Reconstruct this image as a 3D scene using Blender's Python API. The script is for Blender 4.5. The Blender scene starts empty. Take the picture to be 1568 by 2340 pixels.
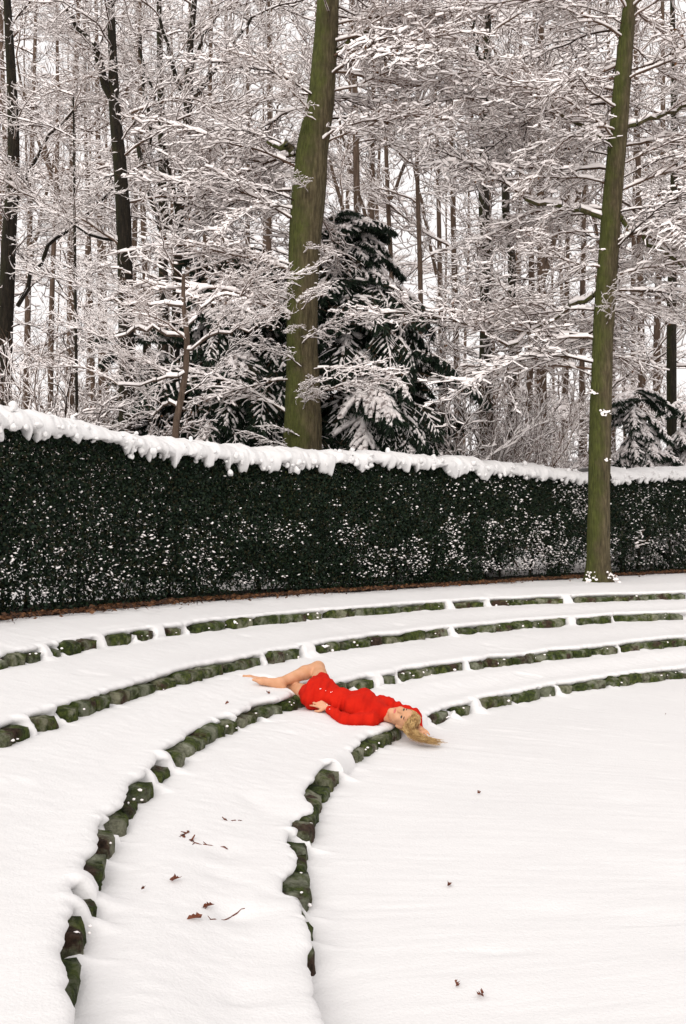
import bpy, math, random
import numpy as np
from mathutils import Vector, Matrix
R = math.radians
scene = bpy.context.scene
col = scene.collection

# ------------------------------------------------------------------ camera
F, VH, UC = 2275.0, 1205.0, 784.0           # focal length and horizon of a 1568 x 2340 picture (35 mm lens)
CAMZ = 1.65
cam = bpy.data.cameras.new('camera')
cam.sensor_fit = 'VERTICAL'; cam.sensor_height = 36.0; cam.sensor_width = 24.0
cam.lens = 35.0; cam.shift_y = (VH - 1170.0) / 2340.0
cam.clip_start = 0.05; cam.clip_end = 2000
cam_o = bpy.data.objects.new('camera', cam); col.objects.link(cam_o)
cam_o.location = (0, 0, CAMZ); cam_o.rotation_euler = (R(90), 0, 0)
scene.camera = cam_o

# ------------------------------------------------------------------ sky, sun, exposure
SUN_EL, SUN_AZ = 33.0, 200.0
w = bpy.data.worlds.new('World'); scene.world = w; w.use_nodes = True
nt = w.node_tree; nt.nodes.clear()
sky = nt.nodes.new('ShaderNodeTexSky'); sky.sky_type = 'NISHITA'; sky.sun_disc = False
sky.sun_elevation = R(SUN_EL); sky.sun_rotation = R(SUN_AZ); sky.air_density = 1.0; sky.dust_density = 6.0
hs = nt.nodes.new('ShaderNodeHueSaturation'); hs.inputs['Saturation'].default_value = 0.15
mx = nt.nodes.new('ShaderNodeMix'); mx.data_type = 'RGBA'; mx.inputs[0].default_value = 0.9
mx.inputs[7].default_value = (9.15, 8.8, 8.72, 1)          # even cloud cover over the clear sky
bg = nt.nodes.new('ShaderNodeBackground'); bg.inputs['Strength'].default_value = 0.1
out = nt.nodes.new('ShaderNodeOutputWorld')
nt.links.new(sky.outputs[0], hs.inputs['Color']); nt.links.new(hs.outputs[0], mx.inputs[6])
nt.links.new(mx.outputs[2], bg.inputs['Color']); nt.links.new(bg.outputs[0], out.inputs[0])
sun = bpy.data.lights.new('sun', 'SUN'); sun.energy = 1.5; sun.angle = R(40); sun.color = (1.0, 0.95, 0.90)
sun_o = bpy.data.objects.new('sun', sun); col.objects.link(sun_o)
az = R(SUN_AZ)
sd = Vector((math.sin(az) * math.cos(R(SUN_EL)), math.cos(az) * math.cos(R(SUN_EL)), math.sin(R(SUN_EL))))
sun_o.rotation_euler = sd.to_track_quat('Z', 'Y').to_euler()
vs = scene.view_settings
scene.cycles.diffuse_bounces = 6; scene.cycles.max_bounces = 8
vs.view_transform = 'Standard'; vs.look = 'None'; vs.exposure = 0.32; vs.gamma = 1.0; vs.use_curve_mapping = False

# ------------------------------------------------------------------ helpers
def P(u, v, Y): return np.array([(u - UC) / F * Y, Y, CAMZ - (v - VH) / F * Y])

def tag(o, label=None, cat=None, group=None, kind=None):
    if label: o['label'] = label
    if cat: o['category'] = cat
    if group: o['group'] = group
    if kind: o['kind'] = kind
    return o

def make_mesh(name, verts, faces, mats, midx=None, smooth=False):
    me = bpy.data.meshes.new(name)
    verts = np.asarray(verts, np.float32).reshape(-1, 3)
    if isinstance(faces, np.ndarray):
        k = faces.shape[1]; nf = len(faces)
        me.vertices.add(len(verts)); me.vertices.foreach_set('co', verts.ravel())
        me.loops.add(nf * k); me.loops.foreach_set('vertex_index', faces.astype(np.int32).ravel())
        me.polygons.add(nf); me.polygons.foreach_set('loop_start', np.arange(0, nf * k, k, dtype=np.int32))
        me.polygons.foreach_set('loop_total', np.full(nf, k, np.int32))
    else:
        me.from_pydata(verts.tolist(), [], [list(map(int, f)) for f in faces])
    for m in (mats if isinstance(mats, (list, tuple)) else [mats]): me.materials.append(m)
    if midx is not None: me.polygons.foreach_set('material_index', np.asarray(midx, np.int32))
    if smooth: me.polygons.foreach_set('use_smooth', np.ones(len(me.polygons), bool))
    me.update(calc_edges=True); me.validate()
    return me

def link(name, me, parent=None, loc=None):
    o = bpy.data.objects.new(name, me); col.objects.link(o)
    if parent is not None: o.parent = parent
    if loc is not None: o.location = loc
    return o

def empty(name, loc):
    o = bpy.data.objects.new(name, None); col.objects.link(o); o.location = loc; o.empty_display_size = .2
    return o

def hash01(ix, iy, iz, seed):
    h = (ix.astype(np.int64) * 374761393 + iy.astype(np.int64) * 668265263 + iz.astype(np.int64) * 2147483647 + seed * 974711) & 0xffffffff
    h = ((h ^ (h >> 13)) * 1274126177) & 0xffffffff
    h = ((h ^ (h >> 16)) * 2246822519) & 0xffffffff
    return ((h ^ (h >> 15)) & 0xffffff) / float(0xffffff)

def noise(x, y=0, z=0, seed=0):
    x, y, z = np.broadcast_arrays(np.asarray(x, float), np.asarray(y, float), np.asarray(z, float))
    ix, iy, iz = np.floor(x), np.floor(y), np.floor(z)
    fx, fy, fz = x - ix, y - iy, z - iz
    s = lambda t: t * t * t * (t * (t * 6 - 15) + 10)
    fx, fy, fz = s(fx), s(fy), s(fz)
    r = 0
    for dx in (0, 1):
        wx = fx if dx else 1 - fx
        for dy in (0, 1):
            wy = fy if dy else 1 - fy
            for dz in (0, 1):
                wz = fz if dz else 1 - fz
                r = r + wx * wy * wz * hash01(ix + dx, iy + dy, iz + dz, seed)
    return r * 2 - 1

def fbm(x, y=0, z=0, oct=3, seed=0, gain=.5):
    r, a, t = 0, 1, 0
    for i in range(oct):
        r = r + a * noise(np.asarray(x) * 2**i, np.asarray(y) * 2**i, np.asarray(z) * 2**i, seed + i * 17); t += a; a *= gain
    return r / t

def smooth01(x): x = np.clip(x, 0, 1); return x * x * (3 - 2 * x)

# ------------------------------------------------------------------ materials
def mat(name, build):
    m = bpy.data.materials.new(name); m.use_nodes = True
    t = m.node_tree; t.nodes.clear()
    o = t.nodes.new('ShaderNodeOutputMaterial'); b = t.nodes.new('ShaderNodeBsdfPrincipled')
    t.links.new(b.outputs[0], o.inputs[0])
    b.inputs['Specular IOR Level'].default_value = .25
    build(t, b); return m
def N(t, typ, **kw):
    n = t.nodes.new(typ)
    for k, v in kw.items():
        if k in n.inputs: n.inputs[k].default_value = v
        else: setattr(n, k, v)
    return n
def coords(t, kind='Object', scale=(1, 1, 1)):
    c = t.nodes.new('ShaderNodeTexCoord'); m = t.nodes.new('ShaderNodeMapping'); m.inputs['Scale'].default_value = scale
    t.links.new(c.outputs[kind], m.inputs[0]); return m.outputs[0]
def ntex(t, vec, scale, detail=4, rough=.55):
    n = N(t, 'ShaderNodeTexNoise', Scale=scale, Detail=detail, Roughness=rough); t.links.new(vec, n.inputs['Vector']); return n.outputs['Fac']
def ramp(t, fac, stops):
    r = t.nodes.new('ShaderNodeValToRGB'); e = r.color_ramp.elements
    while len(e) < len(stops): e.new(0.5)
    for el, (p, c) in zip(e, stops): el.position = p; el.color = (*c, 1)
    t.links.new(fac, r.inputs[0]); return r.outputs[0]
def mixc(t, fac, a, b, mode='MIX'):
    m = t.nodes.new('ShaderNodeMix'); m.data_type = 'RGBA'; m.blend_type = mode
    for s, x in ((0, fac), (6, a), (7, b)):
        if hasattr(x, 'node'): t.links.new(x, m.inputs[s])
        else: m.inputs[s].default_value = x if s == 0 else (*x, 1)
    return m.outputs[2]
def bump(t, b, h, strength, dist):
    n = N(t, 'ShaderNodeBump', Strength=strength, Distance=dist); t.links.new(h, n.inputs['Height']); t.links.new(n.outputs[0], b.inputs['Normal'])

def b_snow(t, b):
    v = coords(t)
    c = ramp(t, ntex(t, v, 1.3, 3), [(.3, (.725, .715, .712)), (.7, (.75, .742, .738))])
    t.links.new(c, b.inputs['Base Color']); b.inputs['Roughness'].default_value = .75
    h = t.nodes.new('ShaderNodeMath'); h.operation = 'ADD'
    t.links.new(ntex(t, v, 9, 5, .6), h.inputs[0]); t.links.new(ntex(t, v, 70, 3, .6), h.inputs[1])
    bump(t, b, h.outputs[0], .22, .02)
M_SNOW = mat('snow', b_snow)
def b_snow2(t, b):
    b.inputs['Base Color'].default_value = (.95, .90, .885, 1); b.inputs['Roughness'].default_value = .8
M_SNOWB = mat('branch_snow', b_snow2)
def b_stone(t, b):
    g = t.nodes.new('ShaderNodeNewGeometry'); v = g.outputs['Position']
    moss = ramp(t, ntex(t, v, 22, 5, .65), [(.28, (.012, .017, .006)), (.45, (.042, .060, .013)), (.60, (.10, .13, .027)), (.75, (.20, .21, .06))])
    rock = ramp(t, ntex(t, v, 14, 5, .7), [(.3, (.14, .14, .095)), (.55, (.32, .33, .24)), (.8, (.50, .51, .42))])
    dirt = ramp(t, ntex(t, v, 30, 4, .6), [(.3, (.022, .014, .009)), (.7, (.11, .065, .043))])
    f1 = ramp(t, ntex(t, v, 6.5, 5, .6), [(.46, (0, 0, 0)), (.60, (1, 1, 1))])
    f2 = ramp(t, ntex(t, v, 4.3, 5, .65), [(.53, (0, 0, 0)), (.62, (1, 1, 1))])
    c = mixc(t, f2, mixc(t, f1, moss, rock), dirt)
    oi = t.nodes.new('ShaderNodeObjectInfo')
    c = mixc(t, .5, c, ramp(t, oi.outputs['Random'], [(0, (.45, .5, .4)), (.5, (1, 1, 1)), (1, (1.0, .9, .75))]), 'MULTIPLY')
    t.links.new(c, b.inputs['Base Color']); b.inputs['Roughness'].default_value = .95
    bump(t, b, ntex(t, v, 60, 6, .7), 1, .05)
M_STONE = mat('mossy_stone', b_stone)
def b_soil(t, b):
    v = coords(t)
    c = ramp(t, ntex(t, v, 14, 6, .7), [(.3, (.008, .005, .004)), (.55, (.03, .018, .012)), (.75, (.10, .05, .028))])
    t.links.new(c, b.inputs['Base Color']); b.inputs['Roughness'].default_value = 1
    bump(t, b, ntex(t, v, 30, 5, .7), 1, .03)
M_SOIL = mat('soil', b_soil)
def bark(c0, c1, c2, moss=None, thr=.5):
    def f(t, b):
        v = coords(t, 'Object', (1, 1, .16)); v2 = coords(t)
        c = ramp(t, ntex(t, v, 26, 5, .65), [(.3, c0), (.52, c1), (.75, c2)])
        if moss:
            g = t.nodes.new('ShaderNodeTexCoord'); s = t.nodes.new('ShaderNodeSeparateXYZ'); t.links.new(g.outputs['Normal'], s.inputs[0])
            a = t.nodes.new('ShaderNodeMath'); a.operation = 'MULTIPLY_ADD'; a.inputs[1].default_value = -.32; a.inputs[2].default_value = 0
            t.links.new(s.outputs[0], a.inputs[0])
            a2 = t.nodes.new('ShaderNodeMath'); a2.operation = 'ADD'; t.links.new(a.outputs[0], a2.inputs[0]); t.links.new(ntex(t, v2, 2.2, 5, .65), a2.inputs[1])
            mc = ramp(t, ntex(t, v, 40, 4), [(.3, tuple(x * .45 for x in moss)), (.7, moss)])
            c = mixc(t, ramp(t, a2.outputs[0], [(thr - .12, (0, 0, 0)), (thr + .18, (1, 1, 1))]), c, mc)
            c = mixc(t, .55, c, ramp(t, ntex(t, v2, 5, 5, .7), [(.3, (.45, .45, .45)), (.7, (1, 1, 1))]), 'MULTIPLY')
        t.links.new(c, b.inputs['Base Color']); b.inputs['Roughness'].default_value = .95
        bump(t, b, ntex(t, v, 34, 6, .72), 1, .09)
    return f
M_BARK_MOSS = mat('mossy_bark', bark((.048, .037, .020), (.14, .112, .060), (.25, .205, .115), (.145, .160, .040), .52))
M_BARK_DARK = mat('dark_bark', bark((.010, .008, .005), (.026, .020, .013), (.055, .042, .028), (.040, .040, .012), .62))
M_BARK_FAR = mat('brown_bark', bark((.07, .046, .032), (.135, .092, .066), (.22, .155, .115)))  # brown bark, lightened so that haze over the far trunks is in the colour
def b_twig(t, b):
    oi = t.nodes.new('ShaderNodeObjectInfo')
    t.links.new(ramp(t, oi.outputs['Random'], [(0, (.035, .020, .012)), (.5, (.085, .050, .032)), (1, (.15, .092, .062))]), b.inputs['Base Color'])
    b.inputs['Roughness'].default_value = .95
M_TWIG = mat('twig_bark', b_twig)
M_WOOD_TWIG = mat('hazed_twig_bark', lambda t, b: (setattr(b.inputs['Base Color'], 'default_value', (.13, .088, .066, 1)), setattr(b.inputs['Roughness'], 'default_value', 1)))  # paler than the near twigs: distance haze painted into the colour
def leafmat(cols, rough=.6):
    def f(t, b):
        v = coords(t)
        n = N(t, 'ShaderNodeTexWhiteNoise'); 
        g = t.nodes.new('ShaderNodeNewGeometry'); t.links.new(g.outputs['Random Per Island'], n.inputs['Vector'])
        k = len(cols)
        t.links.new(ramp(t, n.outputs['Value'], [(i / (k - 1), c) for i, c in enumerate(cols)]), b.inputs['Base Color'])
        b.inputs['Roughness'].default_value = rough; b.inputs['Specular IOR Level'].default_value = .2
    return f
M_HEDGE = mat('hedge_leaf', leafmat([(.003, .008, .0045), (.005, .013, .007), (.008, .019, .009), (.012, .027, .011), (.028, .022, .008)]))
M_NEEDLE = mat('conifer_needle', leafmat([(.005, .011, .007), (.008, .018, .010), (.013, .026, .014), (.020, .034, .016)]))
M_DRYLEAF = mat('dry_leaf', leafmat([(.025, .012, .008), (.06, .027, .013), (.11, .048, .02), (.17, .08, .035)]))
M_REDLEAF = mat('fallen_leaf', leafmat([(.10, .03, .02), (.16, .05, .025), (.12, .04, .022)]))

# ------------------------------------------------------------------ the terraces: traced stone bases -> radius as a function of angle
STEP = .20
TR = [[(1568,1548),(1300,1587),(1165,1612),(1000,1652),(905,1688),(850,1730),(800,1775),(760,1830),(725,1882),(705,1940),(690,2000),(682,2090),(695,2180),(732,2232)],
[(180,2340),(190,2200),(205,2090),(230,1990),(265,1930),(300,1870),(345,1800),(420,1758),(480,1720),(560,1670),(690,1606),(905,1562),(1090,1532),(1300,1506),(1568,1476)],
[(0,1720),(70,1690),(180,1640),(280,1610),(420,1573),(520,1540),(690,1499),(905,1471),(1090,1449),(1300,1430),(1568,1416)],
[(0,1530),(120,1508),(240,1482),(370,1460),(440,1450),(560,1435),(690,1419),(820,1408),(1020,1394),(1200,1384),(1450,1374),(1568,1369)]]
CX, CY = 6.9, 4.77
def ground_pt(u, v, h):
    Y = F * h / (v - VH); return (u - UC) / F * Y, Y
def theta_of(u, v, k):
    x, y = ground_pt(u, v, CAMZ - STEP * k); return math.atan2(y - CY, x - CX) % (2 * math.pi)
RP = []
for k, a in enumerate(TR):
    xy = np.array([ground_pt(u, v, CAMZ - STEP * k) for u, v in a])
    th = np.arctan2(xy[:, 1] - CY, xy[:, 0] - CX) % (2 * np.pi); r = np.hypot(xy[:, 0] - CX, xy[:, 1] - CY)
    c = np.polyfit(th - 2.5, r, 4); RP.append((c, th.min() - .04, th.max() + .06))
def Rk(k, th):
    c, a, b = RP[k]; return np.polyval(c, np.clip(th, a, b) - 2.5)

# stretches of stone that show between the snow, as traced pairs of points on each step's base line
def zA(l): return [((a * .5, 1470 + b * .5), (c * .5, 1470 + d * .5)) for a, b, c, d in l]
def zB(l): return [((784 + a * .5, 1317 + b * .5), (784 + c * .5, 1317 + d * .5)) for a, b, c, d in l]
def zC(l): return [((a * .5, 1347 + b * .5), (c * .5, 1347 + d * .5)) for a, b, c, d in l]
EXPO = [
 zB([(1568,463,1240,495),(1232,497,1195,505),(1190,505,1000,522),(992,526,922,532),(915,538,855,548),(848,552,765,580),(758,582,735,588),(728,590,560,606),(525,618,445,640),(440,650,362,682)])
 + [((915,1684),(850,1732)),((846,1735),(818,1752))] + zA([(1568,640,1520,690),(1513,700,1442,795),(1438,805,1412,940),(1385,970,1380,1020),(1378,1040,1374,1085),(1370,1110,1366,1245),(1376,1300,1382,1320),(1395,1350,1402,1370),(1410,1410,1455,1525)]),
 zB([(1568,320,1522,322),(1510,320,1242,346),(1230,350,912,382),(905,372,848,392),(828,390,797,390),(775,386,608,412),(600,416,537,424),(530,432,388,468),(380,466,332,475),(320,476,276,482),(258,490,172,496),(154,510,78,530),(60,536,-20,545)])
 + zA([(1395,275,1352,290),(1340,295,1305,312),(1290,325,1272,330),(1250,337,1228,350),(1225,360,1148,396),(1112,412,1088,424),(1078,432,920,540),(880,552,836,582),(813,612,692,652),(684,692,642,736),(625,762,588,818),(580,832,548,890),(540,940,512,1000),(470,1060,440,1150),(430,1245,421,1272),(411,1365,402,1428),(394,1510,366,1740)]),
 zB([(1568,200,1342,210),(1335,206,1207,208),(1200,211,1066,221),(1043,231,852,233),(845,236,617,259),(610,261,482,266),(475,275,397,285),(380,286,152,306),(140,306,78,316),(70,318,30,322),(20,325,0,325)])
 + zC([(1568,264,1502,273),(1498,276,1367,291),(1335,311,1202,340),(1198,350,1052,371),(1040,366,905,410),(900,412,720,470),(715,472,560,510),(555,512,497,526),(488,546,372,557),(366,568,338,588),(300,600,280,610),(248,632,178,662),(140,690,48,702),(38,704,0,738)]),
 zB([(1568,105,1250,118),(1246,118,1085,125),(1000,128,866,130),(858,126,632,136),(620,141,472,146),(455,151,292,165),(275,166,82,185),(60,184,0,182)])
 + zC([(1568,120,1482,131),(1458,136,1422,141),(1390,141,1160,166),(1150,168,1060,182),(1050,184,908,206),(888,216,757,221),(733,236,657,241),(648,237,592,241),(568,245,502,264),(478,281,390,292),(372,294,302,301),(288,310,232,312),(208,331,157,337),(133,346,62,356),(23,361,-20,367)])]
EXT = []
for k in range(4):
    iv = []
    for p, q in EXPO[k]:
        a, b = sorted((theta_of(*p, k), theta_of(*q, k))); iv.append((a, b))
    EXT.append(sorted(iv))

# ------------------------------------------------------------------ person: joints (world positions) used for the figure and for the hollow she leaves in the snow
DY = -.10
def J(u, v, Y): return P(u, v, Y + DY)
H = J(728, 1583, 8.12); NK = J(872, 1630, 7.92)
ax = NK - H; AXL = np.linalg.norm(ax); ax /= AXL
nf = np.array([0, -.30, 1.0]); nf -= ax * nf.dot(ax); nf /= np.linalg.norm(nf)
wf = np.cross(nf, ax)                                            # towards her far side
HF, HN = H + wf * .075, H - wf * .075
KF = J(727, 1526, 8.56); AF = J(641, 1559, 8.30); TF = J(579, 1553, 8.22)
KN = J(676, 1575, 8.40); AN = J(604, 1558, 8.52); TN = J(557, 1545, 8.50)
SF, SN = NK - ax * .045 + wf * .155, NK - ax * .03 - wf * .155
EF = J(947, 1633, 8.02); WF_ = J(957, 1664, 7.78)
EN = J(789, 1647, 7.74); WN = J(750, 1619, 7.93)
HC = J(921, 1641, 7.80)                                           # head centre
CAPS = [(H, NK, .105, .09), (HN, KN, .085, .06), (KN, AN, .055, .04), (HF, KF, .085, .05), (AF, TF, .04, .03), (AN, TN, .035, .03), (SN, EN, .06, .05), (EN, WN, .05, .04),
        (SF, EF, .055, .05), (EF, WF_, .05, .04), (NK, HC, .07, .10), (HC, HC + np.array([.06, -.03, -.02]), .1, .09), (SN, SF, .09, .09), (HN, HF, .11, .11)]

def carve(X, Y, Z):
    m = (X > -1.1) & (X < 1.0) & (Y > 7.0) & (Y < 9.2)
    x, y, z = X[m], Y[m], Z[m].copy()
    for p, q, r0, r1 in CAPS:
        d = q[:2] - p[:2]; L2 = max(d.dot(d), 1e-6)
        t = np.clip(((x - p[0]) * d[0] + (y - p[1]) * d[1]) / L2, 0, 1)
        rr = r0 + (r1 - r0) * t; dist = np.hypot(x - p[0] - t * d[0], y - p[1] - t * d[1]); cz = p[2] + (q[2] - p[2]) * t
        low = np.where(dist < rr, cz - .55 * np.sqrt(np.maximum(rr**2 - dist**2, 0)) - .015, cz - .015 + (dist - rr) * 1.1)
        near = dist < rr + .14
        z = np.where(near & (low < z), low, z)
    Z = Z.copy(); Z[m] = z
    return Z

# ------------------------------------------------------------------ snow ground: one sheet of rings round the theatre's centre
T0, T1 = R(88), R(203)
ths = np.concatenate([np.arange(T0, T1, .00165), np.linspace(T1, T0 + 2 * np.pi, 120)[:-1]])
nth = len(ths)
def signed_cover(k):                                              # > 0 where stone shows, in radians from the nearest end of that stretch; and half that stretch
    sd_, wd_ = np.full(nth, -1.0), np.full(nth, .02)
    for a, b in EXT[k]:
        m = np.minimum(ths - a, b - ths); up = m > sd_; sd_ = np.where(up, m, sd_); wd_ = np.where(up, (b - a) / 2, wd_)
    lo, hi = EXT[k][0][0], EXT[k][-1][1]
    far = .02 * fbm(ths * 12, k, oct=2, seed=3)
    return np.where((ths < lo) | (ths > hi), far, sd_), wd_
def cover_row(k, row):
    sd_, wd_ = SGN[k]; jit = np.minimum(.0048, wd_ * .45)
    return 1 - smooth01((sd_ + .0044 + .0018 * smooth01((ths - 2.5) / .4) + jit * 1.4 * fbm(ths * 95, k * 7.3 + row * .13, oct=2, seed=41)) / .0058 + .5)
SGN = [signed_cover(k) for k in range(4)]
rows_r, rows_z = [], []
def add_row(r, z): rows_r.append(np.broadcast_to(r, (nth,)).copy()); rows_z.append(np.broadcast_to(z, (nth,)).copy())
R_ = [Rk(k, ths) for k in range(4)]
LIP = .135                                                       # height of a step's snow edge above the tread below
def tread(k, s, r):                                              # tread k (0 = arena floor), s = 0 at its front edge .. 1 at the next step
    if k == 0: return 0 * r
    return STEP * (k - 1) + LIP + (STEP - LIP) * smooth01(s)
for s in np.linspace(0.0, 1, 60)[:-1]: add_row(R_[0] * (.02 + .98 * s) - .16 * s, 0.0)
for k in range(4):
    base = STEP * k; top = base + LIP; st = top - .050            # stone top
    c = cover_row(k, 0); rk = R_[k]; ROW = [0]
    bankn = .006 + .020 * fbm(ths * 38, k * 5.2, oct=3, seed=11) + .05 * c * smooth01(fbm(ths * 25, k * 3, oct=2, seed=12) + .4)
    bankn = np.maximum(bankn, .0)
    near_ = smooth01((ths - 2.55) / .35)
    back = .056 + .024 * near_ - .055 * smooth01((ths - 3.18) / .12) + (.045 + .02 * near_) * fbm(ths * 24, k * 2.3, oct=3, seed=5, gain=.4) * 1.2 + .008 * fbm(ths * 150, k * 1.3, oct=2, seed=15)      # how far the snow edge lies behind the stone face where stone shows
    back = np.clip(back, -.008, .105)
    hang = .012 + .014 * fbm(ths * 40, k * 4.1, oct=3, seed=6)     # how far it stands out where the snow covers the stone
    thick = 1 + .12 * fbm(ths * 45, k * 1.7, oct=3, seed=8)
    def blend(e, v):
        ROW[0] += .5; cc_ = cover_row(k, int(ROW[0])); return e * (1 - cc_) + v * cc_
    for d, f in ((.16, 0), (.12, .1), (.09, .28), (.06, .5), (.035, .75), (.012, .95)):
        add_row(rk - d, base + bankn * f)
    # foot of the step: where stone shows the sheet dives behind it and comes back on its top; where covered it slumps softly down the face
    slump = .012 * fbm(ths * 30, k * 4.1, oct=3, seed=6)
    prof = [(.02, 0, 1), (.07, 0, .5), (.11, -.02, 0), (.13, 0, 0), (None, .09, -.7), (None, .03, -.24), (None, .004, .10), (None, -.004, .40), (None, .004, .68), (None, .020, .88), (None, .045, .97), (None, .08, 1.0)]
    for n_, (a_, b_, c_) in enumerate(prof):
        f_ = (n_ + .6) / len(prof)
        if a_ is not None: re_, ze_ = rk + a_, base + b_ + bankn * c_
        else: re_, ze_ = rk + back + b_, st + (top - st) * c_ * np.where((c_ > .2) & (c_ < .95), thick, 1)
        rv_ = rk - hang * .6 - .004 + slump * .7 + .135 * f_ ** 1.5; zv_ = base + bankn * (1 - f_) + LIP * math.sin(f_ * math.pi / 2) ** .85
        add_row(blend(re_, rv_), blend(ze_, zv_))
    if k < 3:
        r0, r1 = rk + .20, R_[k + 1] - .17
        for s in np.linspace(0, 1, 22): add_row(r0 + (r1 - r0) * s, tread(k + 1, .02 + .96 * s, r0))
    else:
        for d in np.linspace(.20, 1.9, 40): add_row(rk + d, STEP * 3 + LIP + (STEP - LIP) * smooth01(d / .7))
        for d in (2.3, 2.8, 3.5, 4.5, 6, 8, 11, 15, 20, 28, 40, 60, 90, 140, 220, 400, 800): add_row(rk + d, .8)
RR, ZZ = np.array(rows_r), np.array(rows_z)
TT = np.broadcast_to(ths, RR.shape)
X, Y = CX + RR * np.cos(TT), CY + RR * np.sin(TT)
amp = np.clip((Y - 1) / 3, .4, 1)
und = .011 * fbm(X * 1.1, Y * 1.1, oct=2, seed=21) + .0032 * fbm(X * 4, Y * 4, oct=3, seed=22) - .010 * smooth01(fbm(X * 3.1, Y * 3.1, oct=2, seed=29) * 4 - 2.2) + .0028 * fbm(X * 22, Y * 22, oct=2, seed=23)
for px, py, rad, dep in ((-.42, 3.9, .10, .030), (-.25, 4.15, .07, .022), (-.55, 4.6, .12, .02), (-.1, 3.55, .16, .02), (.9, 4.3, .09, .012), (.55, 3.4, .15, .012), (1.6, 4.6, .2, .012), (-.3, 5.3, .2, .018)):
    und -= dep * np.exp(-((X - px)**2 + (Y - py)**2) / rad**2)
rng = random.Random(17)
for _ in range(34):
    px, py = rng.uniform(-.6, 3.2), rng.uniform(2.8, 8.5); rad, an_ = rng.uniform(.05, .13), rng.uniform(0, 3.14); dx_, dy_ = X - px, Y - py
    e1, e2 = dx_ * math.cos(an_) + dy_ * math.sin(an_), dy_ * math.cos(an_) - dx_ * math.sin(an_)
    und = und - rng.uniform(.005, .014) * np.exp(-(e1 / rad)**2 - (e2 / rad / .55)**2)
ZZ = ZZ + und * np.where(RR > 60, .3, 1)
ZZ = carve(X, Y, ZZ)
nr = len(RR)
V = np.stack([X, Y, ZZ], -1).reshape(-1, 3)
i, j = np.meshgrid(np.arange(nr - 1), np.arange(nth), indexing='ij')
j2 = (j + 1) % nth
FC = np.stack([i * nth + j, (i + 1) * nth + j, (i + 1) * nth + j2, i * nth + j2], -1).reshape(-1, 4)[:, ::-1]
g = link('ground', make_mesh('ground', V, FC, M_SNOW, smooth=True)); tag(g, 'deep white snow over the arena floor and curved terraces', kind='structure')

def blob_mesh(rng, n, centers, sizes, seed=0, sub=0):
    """many small lumpy balls in one vertex soup"""
    t = (1 + 5**.5) / 2
    ico = np.array([(-1,t,0),(1,t,0),(-1,-t,0),(1,-t,0),(0,-1,t),(0,1,t),(0,-1,-t),(0,1,-t),(t,0,-1),(t,0,1),(-t,0,-1),(-t,0,1)], float); ico /= np.linalg.norm(ico[0])
    fc = np.array([(0,11,5),(0,5,1),(0,1,7),(0,7,10),(0,10,11),(1,5,9),(5,11,4),(11,10,2),(10,7,6),(7,1,8),(3,9,4),(3,4,2),(3,2,6),(3,6,8),(3,8,9),(4,9,5),(2,4,11),(6,2,10),(8,6,7),(9,8,1)])
    for _ in range(sub):
        vs_ = ico.tolist(); cache = {}; nf_ = []
        def mid(a, b):
            k_ = (min(a, b), max(a, b))
            if k_ not in cache:
                m_ = (np.array(vs_[a]) + np.array(vs_[b])); m_ /= np.linalg.norm(m_); vs_.append(m_.tolist()); cache[k_] = len(vs_) - 1
            return cache[k_]
        for a, b, c_ in fc:
            ab, bc, ca = mid(a, b), mid(b, c_), mid(c_, a); nf_ += [(a, ab, ca), (b, bc, ab), (c_, ca, bc), (ab, bc, ca)]
        ico = np.array(vs_); fc = np.array(nf_)
    V = ico[None] * sizes[:, None, :]
    V = V + centers[:, None, :]
    sc = sizes.mean(1)[:, None, None]
    q = V / np.maximum(sc, .01)
    V = V + (ico[None] * sc) * .35 * noise(q[..., 0] * 1.1, q[..., 1] * 1.1, q[..., 2] * 1.1, seed)[..., None]
    FCS = (fc[None] + (np.arange(len(centers)) * len(ico))[:, None, None]).reshape(-1, 3)
    return V.reshape(-1, 3), FCS

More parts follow.
